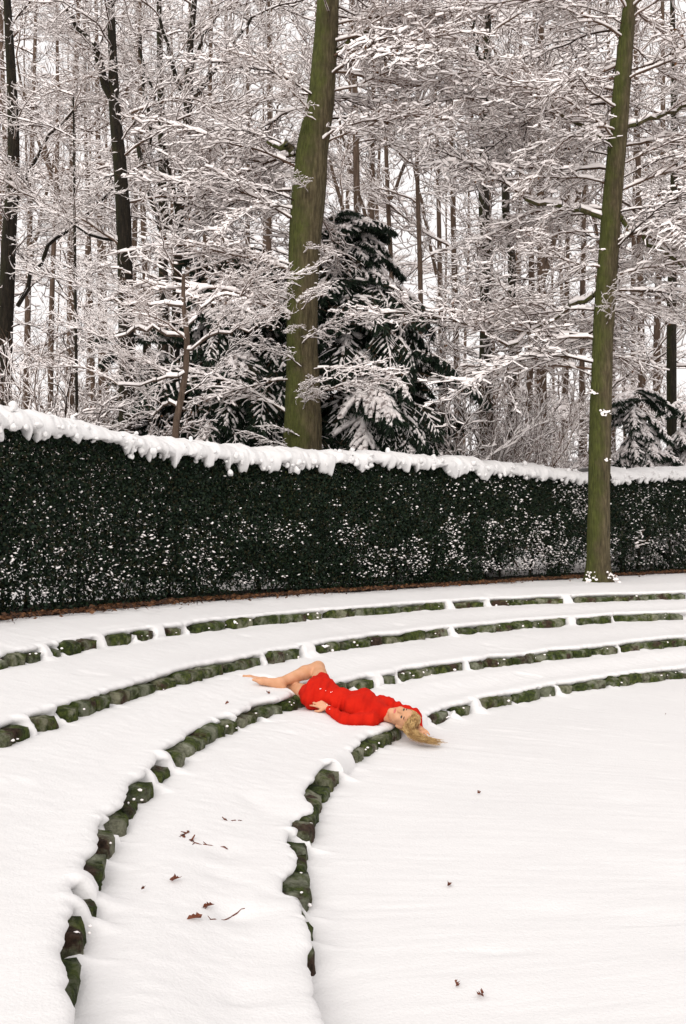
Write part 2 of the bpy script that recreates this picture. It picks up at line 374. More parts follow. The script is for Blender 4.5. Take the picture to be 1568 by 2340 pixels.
# ------------------------------------------------------------------ the stones of the four steps
def stone_mesh(rng, L, D, Hh):
    nx, ny, nz = 9, 3, 6
    pts, idx = [], {}
    def vid(a, b, c):
        if (a, b, c) not in idx: idx[(a, b, c)] = len(pts); pts.append((a / nx, b / ny, c / nz))
        return idx[(a, b, c)]
    fs = []
    for a in range(nx):
        for c in range(nz):
            fs.append((vid(a, 0, c), vid(a + 1, 0, c), vid(a + 1, 0, c + 1), vid(a, 0, c + 1)))
        for b_ in range(ny): fs.append((vid(a, b_, nz), vid(a + 1, b_, nz), vid(a + 1, b_ + 1, nz), vid(a, b_ + 1, nz)))
    for b_ in range(ny):
        for c in range(nz):
            fs.append((vid(0, b_, c), vid(0, b_, c + 1), vid(0, b_ + 1, c + 1), vid(0, b_ + 1, c)))
            fs.append((vid(nx, b_, c), vid(nx, b_ + 1, c), vid(nx, b_ + 1, c + 1), vid(nx, b_, c + 1)))
    v = np.array(pts)
    q = v * 2 - 1
    x = q[:, 0] * L / 2; y = q[:, 1] * D / 2; z = v[:, 2] * Hh
    rnd = .022
    ex = np.clip((np.abs(x) - (L / 2 - rnd)) / rnd, 0, 1); ez = np.clip((z - (Hh - rnd)) / rnd, 0, 1); ey = np.clip((-y - (D / 2 - rnd)) / rnd, 0, 1)
    x = x - np.sign(x) * rnd * .35 * (ex * np.maximum(ez, ey)); z = z - rnd * .5 * ez * np.maximum(ex, ey); y = y + rnd * .5 * ey * np.maximum(ez, ex)
    s = rng.uniform(0, 50)
    nn = fbm(x * 9 + s, y * 9, z * 9, oct=3, seed=int(s * 10))
    mm = fbm(x * 6 + s, y * 6 + 9, z * 6, oct=2, seed=int(s * 7))
    y = y - (.020 * nn + .010 * fbm(x * 30 + s, y * 30, z * 30, oct=2, seed=4)) * (q[:, 1] < .9); z = z + (.018 * mm + .008 * fbm(x * 28 + s, y * 28, oct=2, seed=6)) * v[:, 2]
    x = x + .012 * fbm(y * 8 + s, z * 8, oct=2, seed=3)
    return np.stack([x, y, z], -1), np.array(fs)
labels = ['lowest curved mossy stone step, bordering the open snowy arena floor', 'mossy stone step at the hip of the woman in red, second from the arena',
          'mossy stone step just beyond the bare feet of the woman, third from the arena', 'uppermost curved mossy stone step, the one closest to the dark hedge']
clump_c, clump_s = [], []
for k in range(4):
    rng = random.Random(70 + k)
    root = empty('stone_step', (CX, CY, STEP * k)); tag(root, labels[k], 'step', 'curved stone steps of the theatre')
    edges = []
    for a, b in EXT[k]:
        r = float(Rk(k, np.array([(a + b) / 2]))[0]); L = (b - a) * r
        n = max(1, int(round(L / rng.uniform(.22, .40))))
        cuts = np.linspace(a, b, n + 1)
        if n > 1: cuts[1:-1] += np.array([rng.uniform(-.16, .16) for _ in range(n - 1)]) * (b - a) / n
        if n > 1: edges += list(zip(cuts[:-1], cuts[1:]))
        else: edges.append((a, b))
    edges.sort()
    edges = [(a - .0045, b + .0045) if (b - a) < .02 else (a, b) for a, b in edges]
    for a, b in edges:
        th = (a + b) / 2; r = float(Rk(k, np.array([th]))[0]); L = (b - a) * r - .012
        if L < .05: L = .06
        if rng.random() < .5 and L > .3: L -= .02
        v, f = stone_mesh(rng, L, .24, .10 + LIP - .050 + rng.uniform(-.016, .014))
        me = make_mesh('stone', v, f, M_STONE, smooth=True)
        o = link('stone', me, root)
        rr = r + .115 + rng.uniform(-.012, .015)
        o.location = (rr * math.cos(th), rr * math.sin(th), -.10)
        o.rotation_euler = (rng.uniform(-.04, .04), rng.uniform(-.03, .03), th - math.pi / 2 + rng.uniform(-.02, .02) + math.pi * 2)
        # y- face must look to the centre
        for _ in range(rng.choice((0, 0, 0, 0, 1, 1, 3)) if L > .15 else rng.choice((0, 0, 1))):
            t2 = rng.uniform(a, b); on_top = rng.random() < .65
            rad = .005 + (.012 if th < 2.6 else .005) * rng.random() ** 2
            r2 = r - (0.012 if not on_top else rng.uniform(-.03, .004)); zz = STEP * k + (LIP - .065 if on_top else rng.uniform(.02, LIP - .07))
            clump_c.append((CX + r2 * math.cos(t2), CY + r2 * math.sin(t2), zz)); clump_s.append((rad * rng.uniform(1, 1.8), rad * rng.uniform(1, 1.6), rad * rng.uniform(.7, 1.1)))
v, f = blob_mesh(None, 0, np.array(clump_c), np.array(clump_s), 5)
tag(link('snow_clumps', make_mesh('snow_clumps', v, f, M_SNOWB, smooth=True)), 'small clumps of snow clinging to the mossy stone steps', 'snow', kind='stuff')

# ------------------------------------------------------------------ hedge
HB = [(0, 1412), (350, 1378), (700, 1354), (1000, 1337), (1330, 1318), (1568, 1306)]
hp = [ground_pt(u, v, CAMZ - .8) for u, v in HB]
hp = [(hp[0][0] * 2.2 - hp[1][0] * 1.2, hp[0][1] * 2.2 - hp[1][1] * 1.2)] + hp + [(hp[-1][0] + 3.2, hp[-1][1] + 2.6)]
hp = np.array(hp)
hl = np.concatenate([[0], np.cumsum(np.hypot(*np.diff(hp, axis=0).T))]); HLEN = hl[-1]
def smooth_path(t):                                              # position and inward (towards the arena) normal along the hedge
    t = np.asarray(t, float)
    def at(q): return np.stack([np.interp(q, hl, hp[:, 0]), np.interp(q, hl, hp[:, 1])], -1)
    p = sum(at(np.clip(t + d, 0, HLEN)) for d in np.linspace(-1, 1, 9)) / 9
    q = sum(at(np.clip(t + d + .1, 0, HLEN)) for d in np.linspace(-1, 1, 9)) / 9
    d = q - p; d /= np.linalg.norm(d, axis=-1, keepdims=True) + 1e-9
    return p, np.stack([d[..., 1], -d[..., 0]], -1)
# top height from the traced lower edge of the snow cap
ht_u = [(-200, 948), (0, 962), (170, 985), (350, 1025), (560, 1048), (700, 1050), (900, 1050), (1050, 1064), (1330, 1094), (1568, 1085), (1800, 1080)]
_t = np.linspace(0, HLEN, 400); _p, _n = smooth_path(_t)
_u = UC + _p[:, 0] / _p[:, 1] * F
_ztop = CAMZ - (np.interp(_u, [a for a, b in ht_u], [b for a, b in ht_u]) - VH) / F * _p[:, 1]
_k = np.ones(21) / 21; _ztop = np.convolve(np.pad(_ztop, 10, mode='edge'), _k, mode='valid')
def ztop(t): return np.interp(t, _t, _ztop)
TREE_T = float(np.interp(1366, _u, _t))                          # where the right-hand trunk stands
DEPTH = .75
def hedge(t0, t1, label, seed, nleaf, nfleck, gap):
    rg = np.random.default_rng(seed); rng = random.Random(seed)
    p0, n0 = smooth_path(np.array([(t0 + t1) / 2]))
    root = empty('hedge', (p0[0, 0], p0[0, 1], .8)); tag(root, label, 'hedge', 'clipped hedges behind the terraces')
    base = np.array([p0[0, 0], p0[0, 1], .8])
    def world(t, d, z):
        p, n = smooth_path(t); return np.stack([p[:, 0] - n[:, 0] * d, p[:, 1] - n[:, 1] * d, z], -1), n
    def thin(t, zr):                                             # openness of the hedge: low down and in patches
        u = np.interp(t, _t, _u)
        g = fbm(t * 1.1, zr * 3.0, oct=3, seed=31)
        right = np.clip((u - 850) / 600, 0, 1)
        return np.clip((.36 + .32 * right - zr) * 2.0, 0, .93) * np.clip(.50 + 1.3 * g + .5 * right, 0, 1) * gap
    # leaves: small blades on short drooping sprays
    t = rg.uniform(t0, t1, nleaf); zr = rg.uniform(-.05, 1, nleaf)
    keep = rg.random(nleaf) > thin(t, zr) * 1.0
    t, zr = t[keep], zr[keep]; n = len(t)
    d = np.where(rg.random(n) < .72, np.abs(rg.normal(0, .07, n)), rg.uniform(0, DEPTH, n))
    d = d + .035 * fbm(t * 2.3, zr * 5, oct=3, seed=7) + .06 * (1 - zr) * fbm(t * 1.2, zr * 2, seed=9)
    zt = ztop(t)
    z = .8 + .10 + zr * (zt - .9 + .03)
    c, nn = world(t, d, z)
    ang = rg.uniform(-1.2, 1.2, n); out = rg.uniform(.0, .9, n)
    tang = np.stack([-nn[:, 1], nn[:, 0]], -1)
    dirx = np.stack([tang[:, 0] * np.sin(ang) + nn[:, 0] * out, tang[:, 1] * np.sin(ang) + nn[:, 1] * out, np.cos(ang) * rg.choice([-1, .7], n)], -1)
    dirx /= np.linalg.norm(dirx, axis=1, keepdims=True)
    rv = rg.normal(size=(n, 3)); side = np.cross(dirx, rv); side /= np.linalg.norm(side, axis=1, keepdims=True)
    L = rg.uniform(.024, .054, n)[:, None]; W = rg.uniform(.009, .018, n)[:, None]
    v = np.stack([c, c + dirx * L * .5 + side * W, c + dirx * L, c + dirx * L * .5 - side * W], 1).reshape(-1, 3)
    f = np.arange(n * 4).reshape(-1, 4)
    o = link('foliage', make_mesh('foliage', v - base, f, M_HEDGE), root); tag(o, kind='stuff')
    # upright stems
    tt = t0 + .2
    while tt < t1 - .1:
        segs = []
        b, nn1 = world(np.array([tt]), np.array([rng.uniform(.25, .5)]), np.array([.72])); b = b[0]
        hgt = float(ztop(tt)) - .95
        p = b.copy(); rr = rng.uniform(.022, .042)
        for s in range(6):
            q = p + np.array([rng.uniform(-.05, .05), rng.uniform(-.05, .05), hgt / 6])
            segs.append((p, q, rr * (1 - s * .13), rr * (1 - (s + 1) * .13)))
            if s < 5:
                for _ in range(3):
                    a = rng.uniform(0, 6.28); e = q + np.array([math.cos(a) * .3, math.sin(a) * .3, rng.uniform(.05, .3)])
                    segs.append((q, e, .010, .005))
            p = q
        vv, ff = tubes(segs, 5)
        link('stem', make_mesh('stem', vv - base, ff, M_BARK_DARK, smooth=True), root)
        tt += rng.uniform(.38, .75)
    # snow caught on the sprays
    t = rg.uniform(t0, t1, nfleck); zr = rg.uniform(0.04, .97, nfleck)
    u = np.interp(t, _t, _u); right = np.clip((u - 450) / 500, 0, 1)
    prob = (.05 + .55 * right + .42 * np.clip(1.0 - zr * 1.45, 0, 1)) * np.clip(.38 + 2.0 * fbm(t * 1.9, zr * 4.5, oct=4, seed=51, gain=.65) + .5 * noise(t * 6, zr * 1.5, seed=52), .05, 1.3) * np.clip((.98 - zr) * (3.2 + 5 * right), 0, 1)
    keep = rg.random(nfleck) < prob
    t, zr = t[keep], zr[keep]; n = len(t)
    d = .035 * fbm(t * 2.3, zr * 5, oct=3, seed=7) + rg.uniform(-.035, .05, n) + .06 * (1 - zr) * fbm(t * 1.2, zr * 2, seed=9)
    inn = rg.random(n) < .18; d = np.where(inn, rg.uniform(.1, DEPTH, n), d)
    c, nn = world(t, d, .9 + zr * (ztop(t) - .9))
    sz = np.minimum(rg.gamma(1.8, .0040, n) + .003, .017)
    S = np.stack([sz * rg.uniform(1.0, 2.4, n), sz * rg.uniform(.9, 1.5, n), sz * rg.uniform(.5, .95, n)], -1)
    v, f = flecks(rg, c, S)
    o = link('snow_flecks', make_mesh('snow_flecks', v - base, f, M_SNOWB, smooth=True), root); tag(o, kind='stuff')
    # snow cap: a thick lumpy ridge with fingers hanging down the face
    ts = np.arange(t0, t1, .012); zc = ztop(ts)
    ridge = np.clip(fbm(ts * 3.1, 2.2, oct=2, seed=61) * 1.6 + .10, 0, 1) ** 1.5
    fing = np.clip(fbm(ts * 9.5, 5.1, oct=3, seed=62) * 1.8 + .05, 0, 1)
    mid_ = np.exp(-((np.interp(ts, _t, _u) - 560) / 330)**2)
    hangl = .03 + (.075 + .075 * mid_) * np.clip(ridge + .4 * mid_, 0, 1) * smooth01(fing * 2.4) + .04 * smooth01(fing * 3) + .03 * np.abs(fbm(ts * 26, 1, seed=63))
    puff = .82 + .35 * fbm(ts * 2.4, 8, oct=3, seed=64)
    prof = [(DEPTH + .04, -.06, 0), (DEPTH + .07, .02, 0), (DEPTH, .11, 0), (DEPTH * .72, .17, 0), (DEPTH * .45, .185, 0), (DEPTH * .2, .165, 0), (.05, .135, 0), (-.035, .10, 0), (-.085, .055, 0), (-.105, .0, .0),
            (-.105, -.02, .25), (-.098, -.02, .5), (-.085, -.02, .75), (-.068, -.02, .95), (-.045, -.018, 1.0), (.0, .0, .8), (.06, .02, .2)]
    V = []
    for d, hz, hg in prof:
        zz = zc + hz * np.where(hz > 0, puff, 1) - hangl * hg
        c, nn = world(ts, np.full(len(ts), d), zz); V.append(c)
    V = np.array(V)
    q = V * 1.0
    dn = .055 * fbm(q[..., 0] * 6, q[..., 1] * 6, q[..., 2] * 6, oct=4, seed=65, gain=.6)
    V[..., 2] += dn; pn = np.array(smooth_path(ts)[1]); V[..., 0] += pn[None, :, 0] * dn * .8; V[..., 1] += pn[None, :, 1] * dn * .8
    m, k = V.shape[:2]
    i, j = np.meshgrid(np.arange(m - 1), np.arange(k - 1), indexing='ij')
    f = np.stack([i * k + j, i * k + j + 1, (i + 1) * k + j + 1, (i + 1) * k + j], -1).reshape(-1, 4)
    cap = link('snow_cap', make_mesh('snow_cap', V.reshape(-1, 3) - base, f, M_SNOW, smooth=True), root)
    nb = int((t1 - t0) * 24)
    t = rg.uniform(t0 + .05, t1 - .05, nb); front = rg.random(nb) < .8
    hgl = np.interp(t, ts, hangl)
    d = np.where(front, rg.uniform(-.14, .02, nb), rg.uniform(0, DEPTH, nb))
    z = ztop(t) + np.where(front, rg.uniform(-.07, .08, nb) - hgl * rg.uniform(.2, 1.0, nb), rg.uniform(.10, .16, nb))
    c, nn = world(t, d, z); sz = rg.uniform(.015, .042, nb)
    S = np.stack([sz, sz, sz * rg.uniform(.7, 1.5, nb)], -1)
    big = rg.random(nb) < .012; S[big & ~front] *= 2.2
    v, f = blob_mesh(None, 0, c, S, 3, sub=2)
    o = link('snow_lumps', make_mesh('snow_lumps', v - base, f, M_SNOW, smooth=True), root); tag(o, kind='stuff')
    return root

def tubes(segs, k=3):
    p0 = np.array([s[0] for s in segs], float); p1 = np.array([s[1] for s in segs], float)
    r0 = np.array([s[2] for s in segs], float); r1 = np.array([s[3] for s in segs], float)
    d = p1 - p0; d /= np.linalg.norm(d, axis=1, keepdims=True) + 1e-9
    ref = np.where(np.abs(d[:, 2:3]) > .9, np.array([[1., 0, 0]]), np.array([[0, 0, 1.]]))
    a = np.cross(d, ref); a /= np.linalg.norm(a, axis=1, keepdims=True) + 1e-9; b = np.cross(a, d)
    V = []
    for e, (p, r) in enumerate(((p0, r0), (p1, r1))):
        for i in range(k):
            t = 2 * np.pi * i / k + np.pi / 2 + np.pi
            V.append(p + (a * math.cos(t) + b * math.sin(t)) * r[:, None])
    V = np.stack(V, 1).reshape(-1, 3); n = len(segs)
    f = np.array([(i, (i + 1) % k, k + (i + 1) % k, k + i) for i in range(k)])
    FC = (f[None] + (np.arange(n) * 2 * k)[:, None, None]).reshape(-1, 4)
    return V, FC

def flecks(rg, c, S):
    """small flattened snow lumps, eight faces each, tilted at random"""
    n = len(c); o = np.array([(1, 0, 0), (-1, 0, 0), (0, 1, 0), (0, -1, 0), (0, 0, 1), (0, 0, -1)], float)
    v = o[None] * S[:, None, :]
    a = rg.uniform(0, 3.14, n); t = rg.normal(0, .35, n)
    x = v[..., 0] * np.cos(t)[:, None] + v[..., 2] * np.sin(t)[:, None]; z = -v[..., 0] * np.sin(t)[:, None] + v[..., 2] * np.cos(t)[:, None]
    v = np.stack([x * np.cos(a)[:, None] - v[..., 1] * np.sin(a)[:, None], x * np.sin(a)[:, None] + v[..., 1] * np.cos(a)[:, None], z], -1) + c[:, None]
    f = np.array([(0, 2, 4), (2, 1, 4), (1, 3, 4), (3, 0, 4), (2, 0, 5), (1, 2, 5), (3, 1, 5), (0, 3, 5)])
    return v.reshape(-1, 3), (f[None] + (np.arange(n) * 6)[:, None, None]).reshape(-1, 3)

hedge(0.2, TREE_T - .12, 'long dark clipped evergreen hedge with thick snow cap, running up to the green trunk', 4, 230000, 26000, 1.0)
hedge(TREE_T + .25, HLEN - .1, 'short snow-flecked clipped hedge section starting beyond the green trunk', 9, 85000, 6000, .9)

# bare soil and leaf litter along the foot of the hedge
ts = np.arange(0, HLEN, .03); p, n = smooth_path(ts)
fr = .30 + .13 * fbm(ts * 2.2, oct=4, seed=71); cols_ = []
for d in (np.full(len(ts), -.75), np.full(len(ts), -.4), np.zeros(len(ts)), fr * .6, fr):
    z = .8 + .022 + .010 * fbm((p[:, 0] + n[:, 0] * d) * 7, (p[:, 1] + n[:, 1] * d) * 7, oct=2, seed=5)
    if d is fr: z = z - .035
    cols_.append(np.stack([p[:, 0] + n[:, 0] * d, p[:, 1] + n[:, 1] * d, z], -1))
V = np.array(cols_); m, k = V.shape[:2]
i, j = np.meshgrid(np.arange(m - 1), np.arange(k - 1), indexing='ij')
f = np.stack([i * k + j, i * k + j + 1, (i + 1) * k + j + 1, (i + 1) * k + j], -1).reshape(-1, 4)[:, ::-1]
tag(link('soil', make_mesh('soil', V.reshape(-1, 3), f, M_SOIL, smooth=True)), 'bare dark soil under the hedge', kind='structure')
rg = np.random.default_rng(8); nl = 9000
t = rg.uniform(0, HLEN, nl); p, n = smooth_path(t); d = np.interp(t, ts, fr) + np.where(rg.random(nl) < .75, rg.normal(-.05, .07, nl), rg.gamma(1.5, .10, nl) * .9)
c = np.stack([p[:, 0] + n[:, 0] * d, p[:, 1] + n[:, 1] * d, np.full(nl, .828) + rg.uniform(0, .02, nl)], -1)
dx = rg.normal(size=(nl, 3)) * (1, 1, .35); dx /= np.linalg.norm(dx, axis=1, keepdims=True); sdv = np.cross(dx, rg.normal(size=(nl, 3)) * (.4, .4, 1)); sdv /= np.linalg.norm(sdv, axis=1, keepdims=True)
L = rg.uniform(.012, .035, nl)[:, None]
v = np.stack([c - dx * L, c + sdv * L * .55 + (0, 0, .004), c + dx * L, c - sdv * L * .55], 1).reshape(-1, 3)
tag(link('leaf_litter', make_mesh('leaf_litter', v, np.arange(nl * 4).reshape(-1, 4), M_DRYLEAF)), 'brown leaf litter strewn along the foot of the hedge', 'leaves', kind='stuff')

# ------------------------------------------------------------------ snow-laden branch sprays (shared meshes)
def seg_snow(segs, rg, k=1.0):
    p0 = np.array([s[0] for s in segs], float); p1 = np.array([s[1] for s in segs], float)
    r0 = np.array([s[2] for s in segs], float); r1 = np.array([s[3] for s in segs], float)
    d = p1 - p0; L = np.linalg.norm(d, axis=1) + 1e-9; sl = np.abs(d[:, 2]) / L
    keep = (sl < .88) & (rg.random(len(segs)) < .94)
    p0, p1, r0, r1, d, sl = p0[keep], p1[keep], r0[keep], r1[keep], d[keep], sl[keep]; n = len(p0)
    sd_ = np.stack([-d[:, 1], d[:, 0], np.zeros(n)], -1); sd_ /= np.linalg.norm(sd_, axis=1, keepdims=True) + 1e-9
    fac = np.sqrt(np.clip(1 - sl, 0.02, 1))
    th = k * fac * rg.uniform(.4, 1.6, n)
    V = []
    for p, r in ((p0, r0), (p1, r1)):
        tip = np.clip(r / .0058, .35, 1)
        wv = (np.minimum(r * .9, .04) + .0050 * th * k * tip)[:, None] * rg.uniform(.85, 1.15, n)[:, None]
        h = (.011 + np.minimum(r, .03) * .5)[:, None] * (th * tip)[:, None] * rg.uniform(.8, 1.2, n)[:, None]
        b = p + np.stack([np.zeros(n), np.zeros(n), r * .42], -1); up = np.array([[0, 0, 1.]])
        V += [b - sd_ * wv, b - sd_ * wv * .75 + up * h * 1.2, b + sd_ * wv * .55 + up * h * 1.6, b + sd_ * wv]
    V = np.stack(V, 1).reshape(-1, 3)
    f = np.array([(0, 4, 5, 1), (1, 5, 6, 2), (2, 6, 7, 3), (3, 7, 4, 0)])
    return V, (f[None] + (np.arange(n) * 8)[:, None, None]).reshape(-1, 4)

def grow(rng, segs, p, d, L, r, step, wob, droop, flat):
    """one wandering shoot; returns its nodes"""
    n = max(2, int(L / step)); nodes = []
    for i in range(n):
        d = d + np.array([rng.gauss(0, wob), rng.gauss(0, wob), rng.gauss(0, wob * flat) - droop])
        d = d / np.linalg.norm(d)
        q = p + d * (L / n); ra, rb = r * (1 - i / n * .75), r * (1 - (i + 1) / n * .75)
        segs.append((p, q, ra, rb)); nodes.append((q, d, rb, (i + 1) / n)); p = q
    return nodes

def spray(seed, kind):
    rng = random.Random(seed); rg = np.random.default_rng(seed); segs = []
    if kind == 'flat':
        L = 3.0; d0 = np.array([1, 0, .22]); droop, flat, wob = .030, .5, .16; side_el = (-.38, .32); step = .16; r = .022
    elif kind == 'up':
        L = 3.2; d0 = np.array([1, 0, .75]); droop, flat, wob = -.012, 1, .15; side_el = (.05, .7); step = .18; r = .024
    else:                                                        # open: fewer, longer shoots
        L = 3.2; d0 = np.array([1, 0, .35]); droop, flat, wob = .0, .8, .18; side_el = (-.15, .5); step = .2; r = .026
    sgn = rng.choice((-1, 1))
    def turn(d, az_, el):
        h = math.atan2(d[1], d[0]) + az_; e = math.asin(max(-1, min(1, d[2]))) * .6 + el
        return np.array([math.cos(h) * math.cos(e), math.sin(h) * math.cos(e), math.sin(e)])
    for q, d, rr, f in grow(rng, segs, np.zeros(3), d0 / np.linalg.norm(d0), L, r, step, wob, droop, flat):
        if f < .12: continue
        sgn = -sgn
        for rep_ in range(1 if kind != 'flat' else (2 if rng.random() < .35 else 1)):
            l1 = (.30 + .85 * (1 - f) * (f + .35) * 1.25) * rng.uniform(.7, 1.3) * (1.25 if kind == 'open' else 1)
            s1 = sgn * (1 if rep_ == 0 else -1)
            d1 = turn(d, s1 * rng.uniform(.55, 1.05), rng.uniform(*side_el))
            s2 = 1
            for q2, d2, r2, f2 in grow(rng, segs, q, d1, l1, max(.0095, rr * .6), .125, wob * 1.15, droop * 1.2, flat):
                s2 = -s2
                if rng.random() < .86:
                    l2 = rng.uniform(.12, .36) * (1.25 - f2 * .6)
                    d2b = turn(d2, s2 * rng.uniform(.5, 1.0), rng.uniform(*side_el))
                    for q3, d3, r3, f3 in grow(rng, segs, q2, d2b, l2, .0078, .11, wob * 1.4, droop, flat):
                        if rng.random() < .55:
                            e = q3 + turn(d3, rng.choice((-1, 1)) * rng.uniform(.5, 1.1), rng.uniform(*side_el)) * rng.uniform(.06, .15)
                            segs.append((q3, e, .0062, .0045))
    fine = []
    for a_, b_, r0_, r1_ in segs:                                # bare thin shoots between the laden ones
        if r0_ < .011 and rng.random() < .30:
            dd = b_ - a_; dd = dd / np.linalg.norm(dd)
            e = b_ + turn(dd, rng.choice((-1, 1)) * rng.uniform(.3, 1.0), rng.uniform(-.1, .8)) * rng.uniform(.10, .26); fine.append((b_, e, .0042, .0026))
    v, f = tubes(segs + fine, 3); v2, f2 = seg_snow(segs, rg, {'flat': 1.6, 'up': 1.25, 'open': 1.35}[kind])
    mi = [0] * len(f) + [1] * len(f2)
    vs_, fs_ = [v, v2], [f, f2 + len(v)]
    if kind == 'flat':                                           # a few withered leaves that stayed on
        nlv = 26; ii = rg.integers(0, len(segs), nlv); c = np.array([segs[a][1] for a in ii]) - (0, 0, .02)
        dx = rg.normal(size=(nlv, 3)); dx[:, 2] = -abs(dx[:, 2]); dx /= np.linalg.norm(dx, axis=1, keepdims=True); sv = np.cross(dx, rg.normal(size=(nlv, 3))); sv /= np.linalg.norm(sv, axis=1, keepdims=True)
        v3 = np.stack([c, c + dx * .03 + sv * .018, c + dx * .065, c + dx * .03 - sv * .018], 1).reshape(-1, 3)
        vs_.append(v3); fs_.append(np.arange(nlv * 4).reshape(-1, 4) + len(v) + len(v2)); mi += [2] * nlv
    return make_mesh('branch', np.concatenate(vs_), np.concatenate(fs_), [M_TWIG, M_SNOWB, M_DRYLEAF], mi)
FLAT = [spray(100 + i, 'flat') for i in range(9)]
UPS = [spray(200 + i, 'up') for i in range(7)]
OPEN = [spray(300 + i, 'open') for i in range(6)]

def trunk_mesh(path, mat_, seed, k=14, flare=0, sub=5, rough=.05):
    """path: list of (x, y, z, radius); lumpy tapered trunk"""
    a = np.array(path, float); n = len(a); t = np.linspace(0, n - 1, (n - 1) * sub + 1); idx = np.arange(n)
    c = np.stack([np.interp(t, idx, a[:, j]) for j in range(4)], -1)
    ker = np.array([1, 2, 3, 2, 1]) / 9.
    for j in range(4):
        c[:, j] = np.convolve(np.pad(c[:, j], 2, mode='edge'), ker, mode='valid') * .999 + c[:, j] * .001
    V = []
    for i_, (x, y, z, r) in enumerate(c):
        an = np.arange(k) * 2 * np.pi / k
        fl = 1 + flare * math.exp(-max(0, z - c[0, 2]) / .16) * (1 + .7 * np.cos(an * 4 + seed))
        rr = r * fl * (1 + rough * fbm(np.cos(an) * 1.5 + seed, np.sin(an) * 1.5, z * 1.2, oct=3, seed=seed) * 2)
        V.append(np.stack([x + rr * np.cos(an), y + rr * np.sin(an), np.full(k, z)], -1))
    m = len(V); V = np.array(V).reshape(-1, 3)
    i, j = np.meshgrid(np.arange(m - 1), np.arange(k), indexing='ij'); j2 = (j + 1) % k
    return V, np.stack([i * k + j, i * k + j2, (i + 1) * k + j2, (i + 1) * k + j], -1).reshape(-1, 4)

BR_COUNT = 0
def put_branch(root, meshes, rng, loc, azim, tilt, s):
    global BR_COUNT
    o = bpy.data.objects.new('branch', rng.choice(meshes)); col.objects.link(o); o.parent = root
    o.location = [float(a) for a in loc]
    o.rotation_euler = Matrix.Rotation(azim, 4, 'Z').to_euler() if tilt == 0 else (Matrix.Rotation(azim, 4, 'Z') @ Matrix.Rotation(-tilt, 4, 'Y') @ Matrix.Rotation(rng.uniform(-.25, .25), 4, 'X')).to_euler()
    o.scale = (s, s, s * rng.uniform(.9, 1.1)); BR_COUNT += 1
    return o

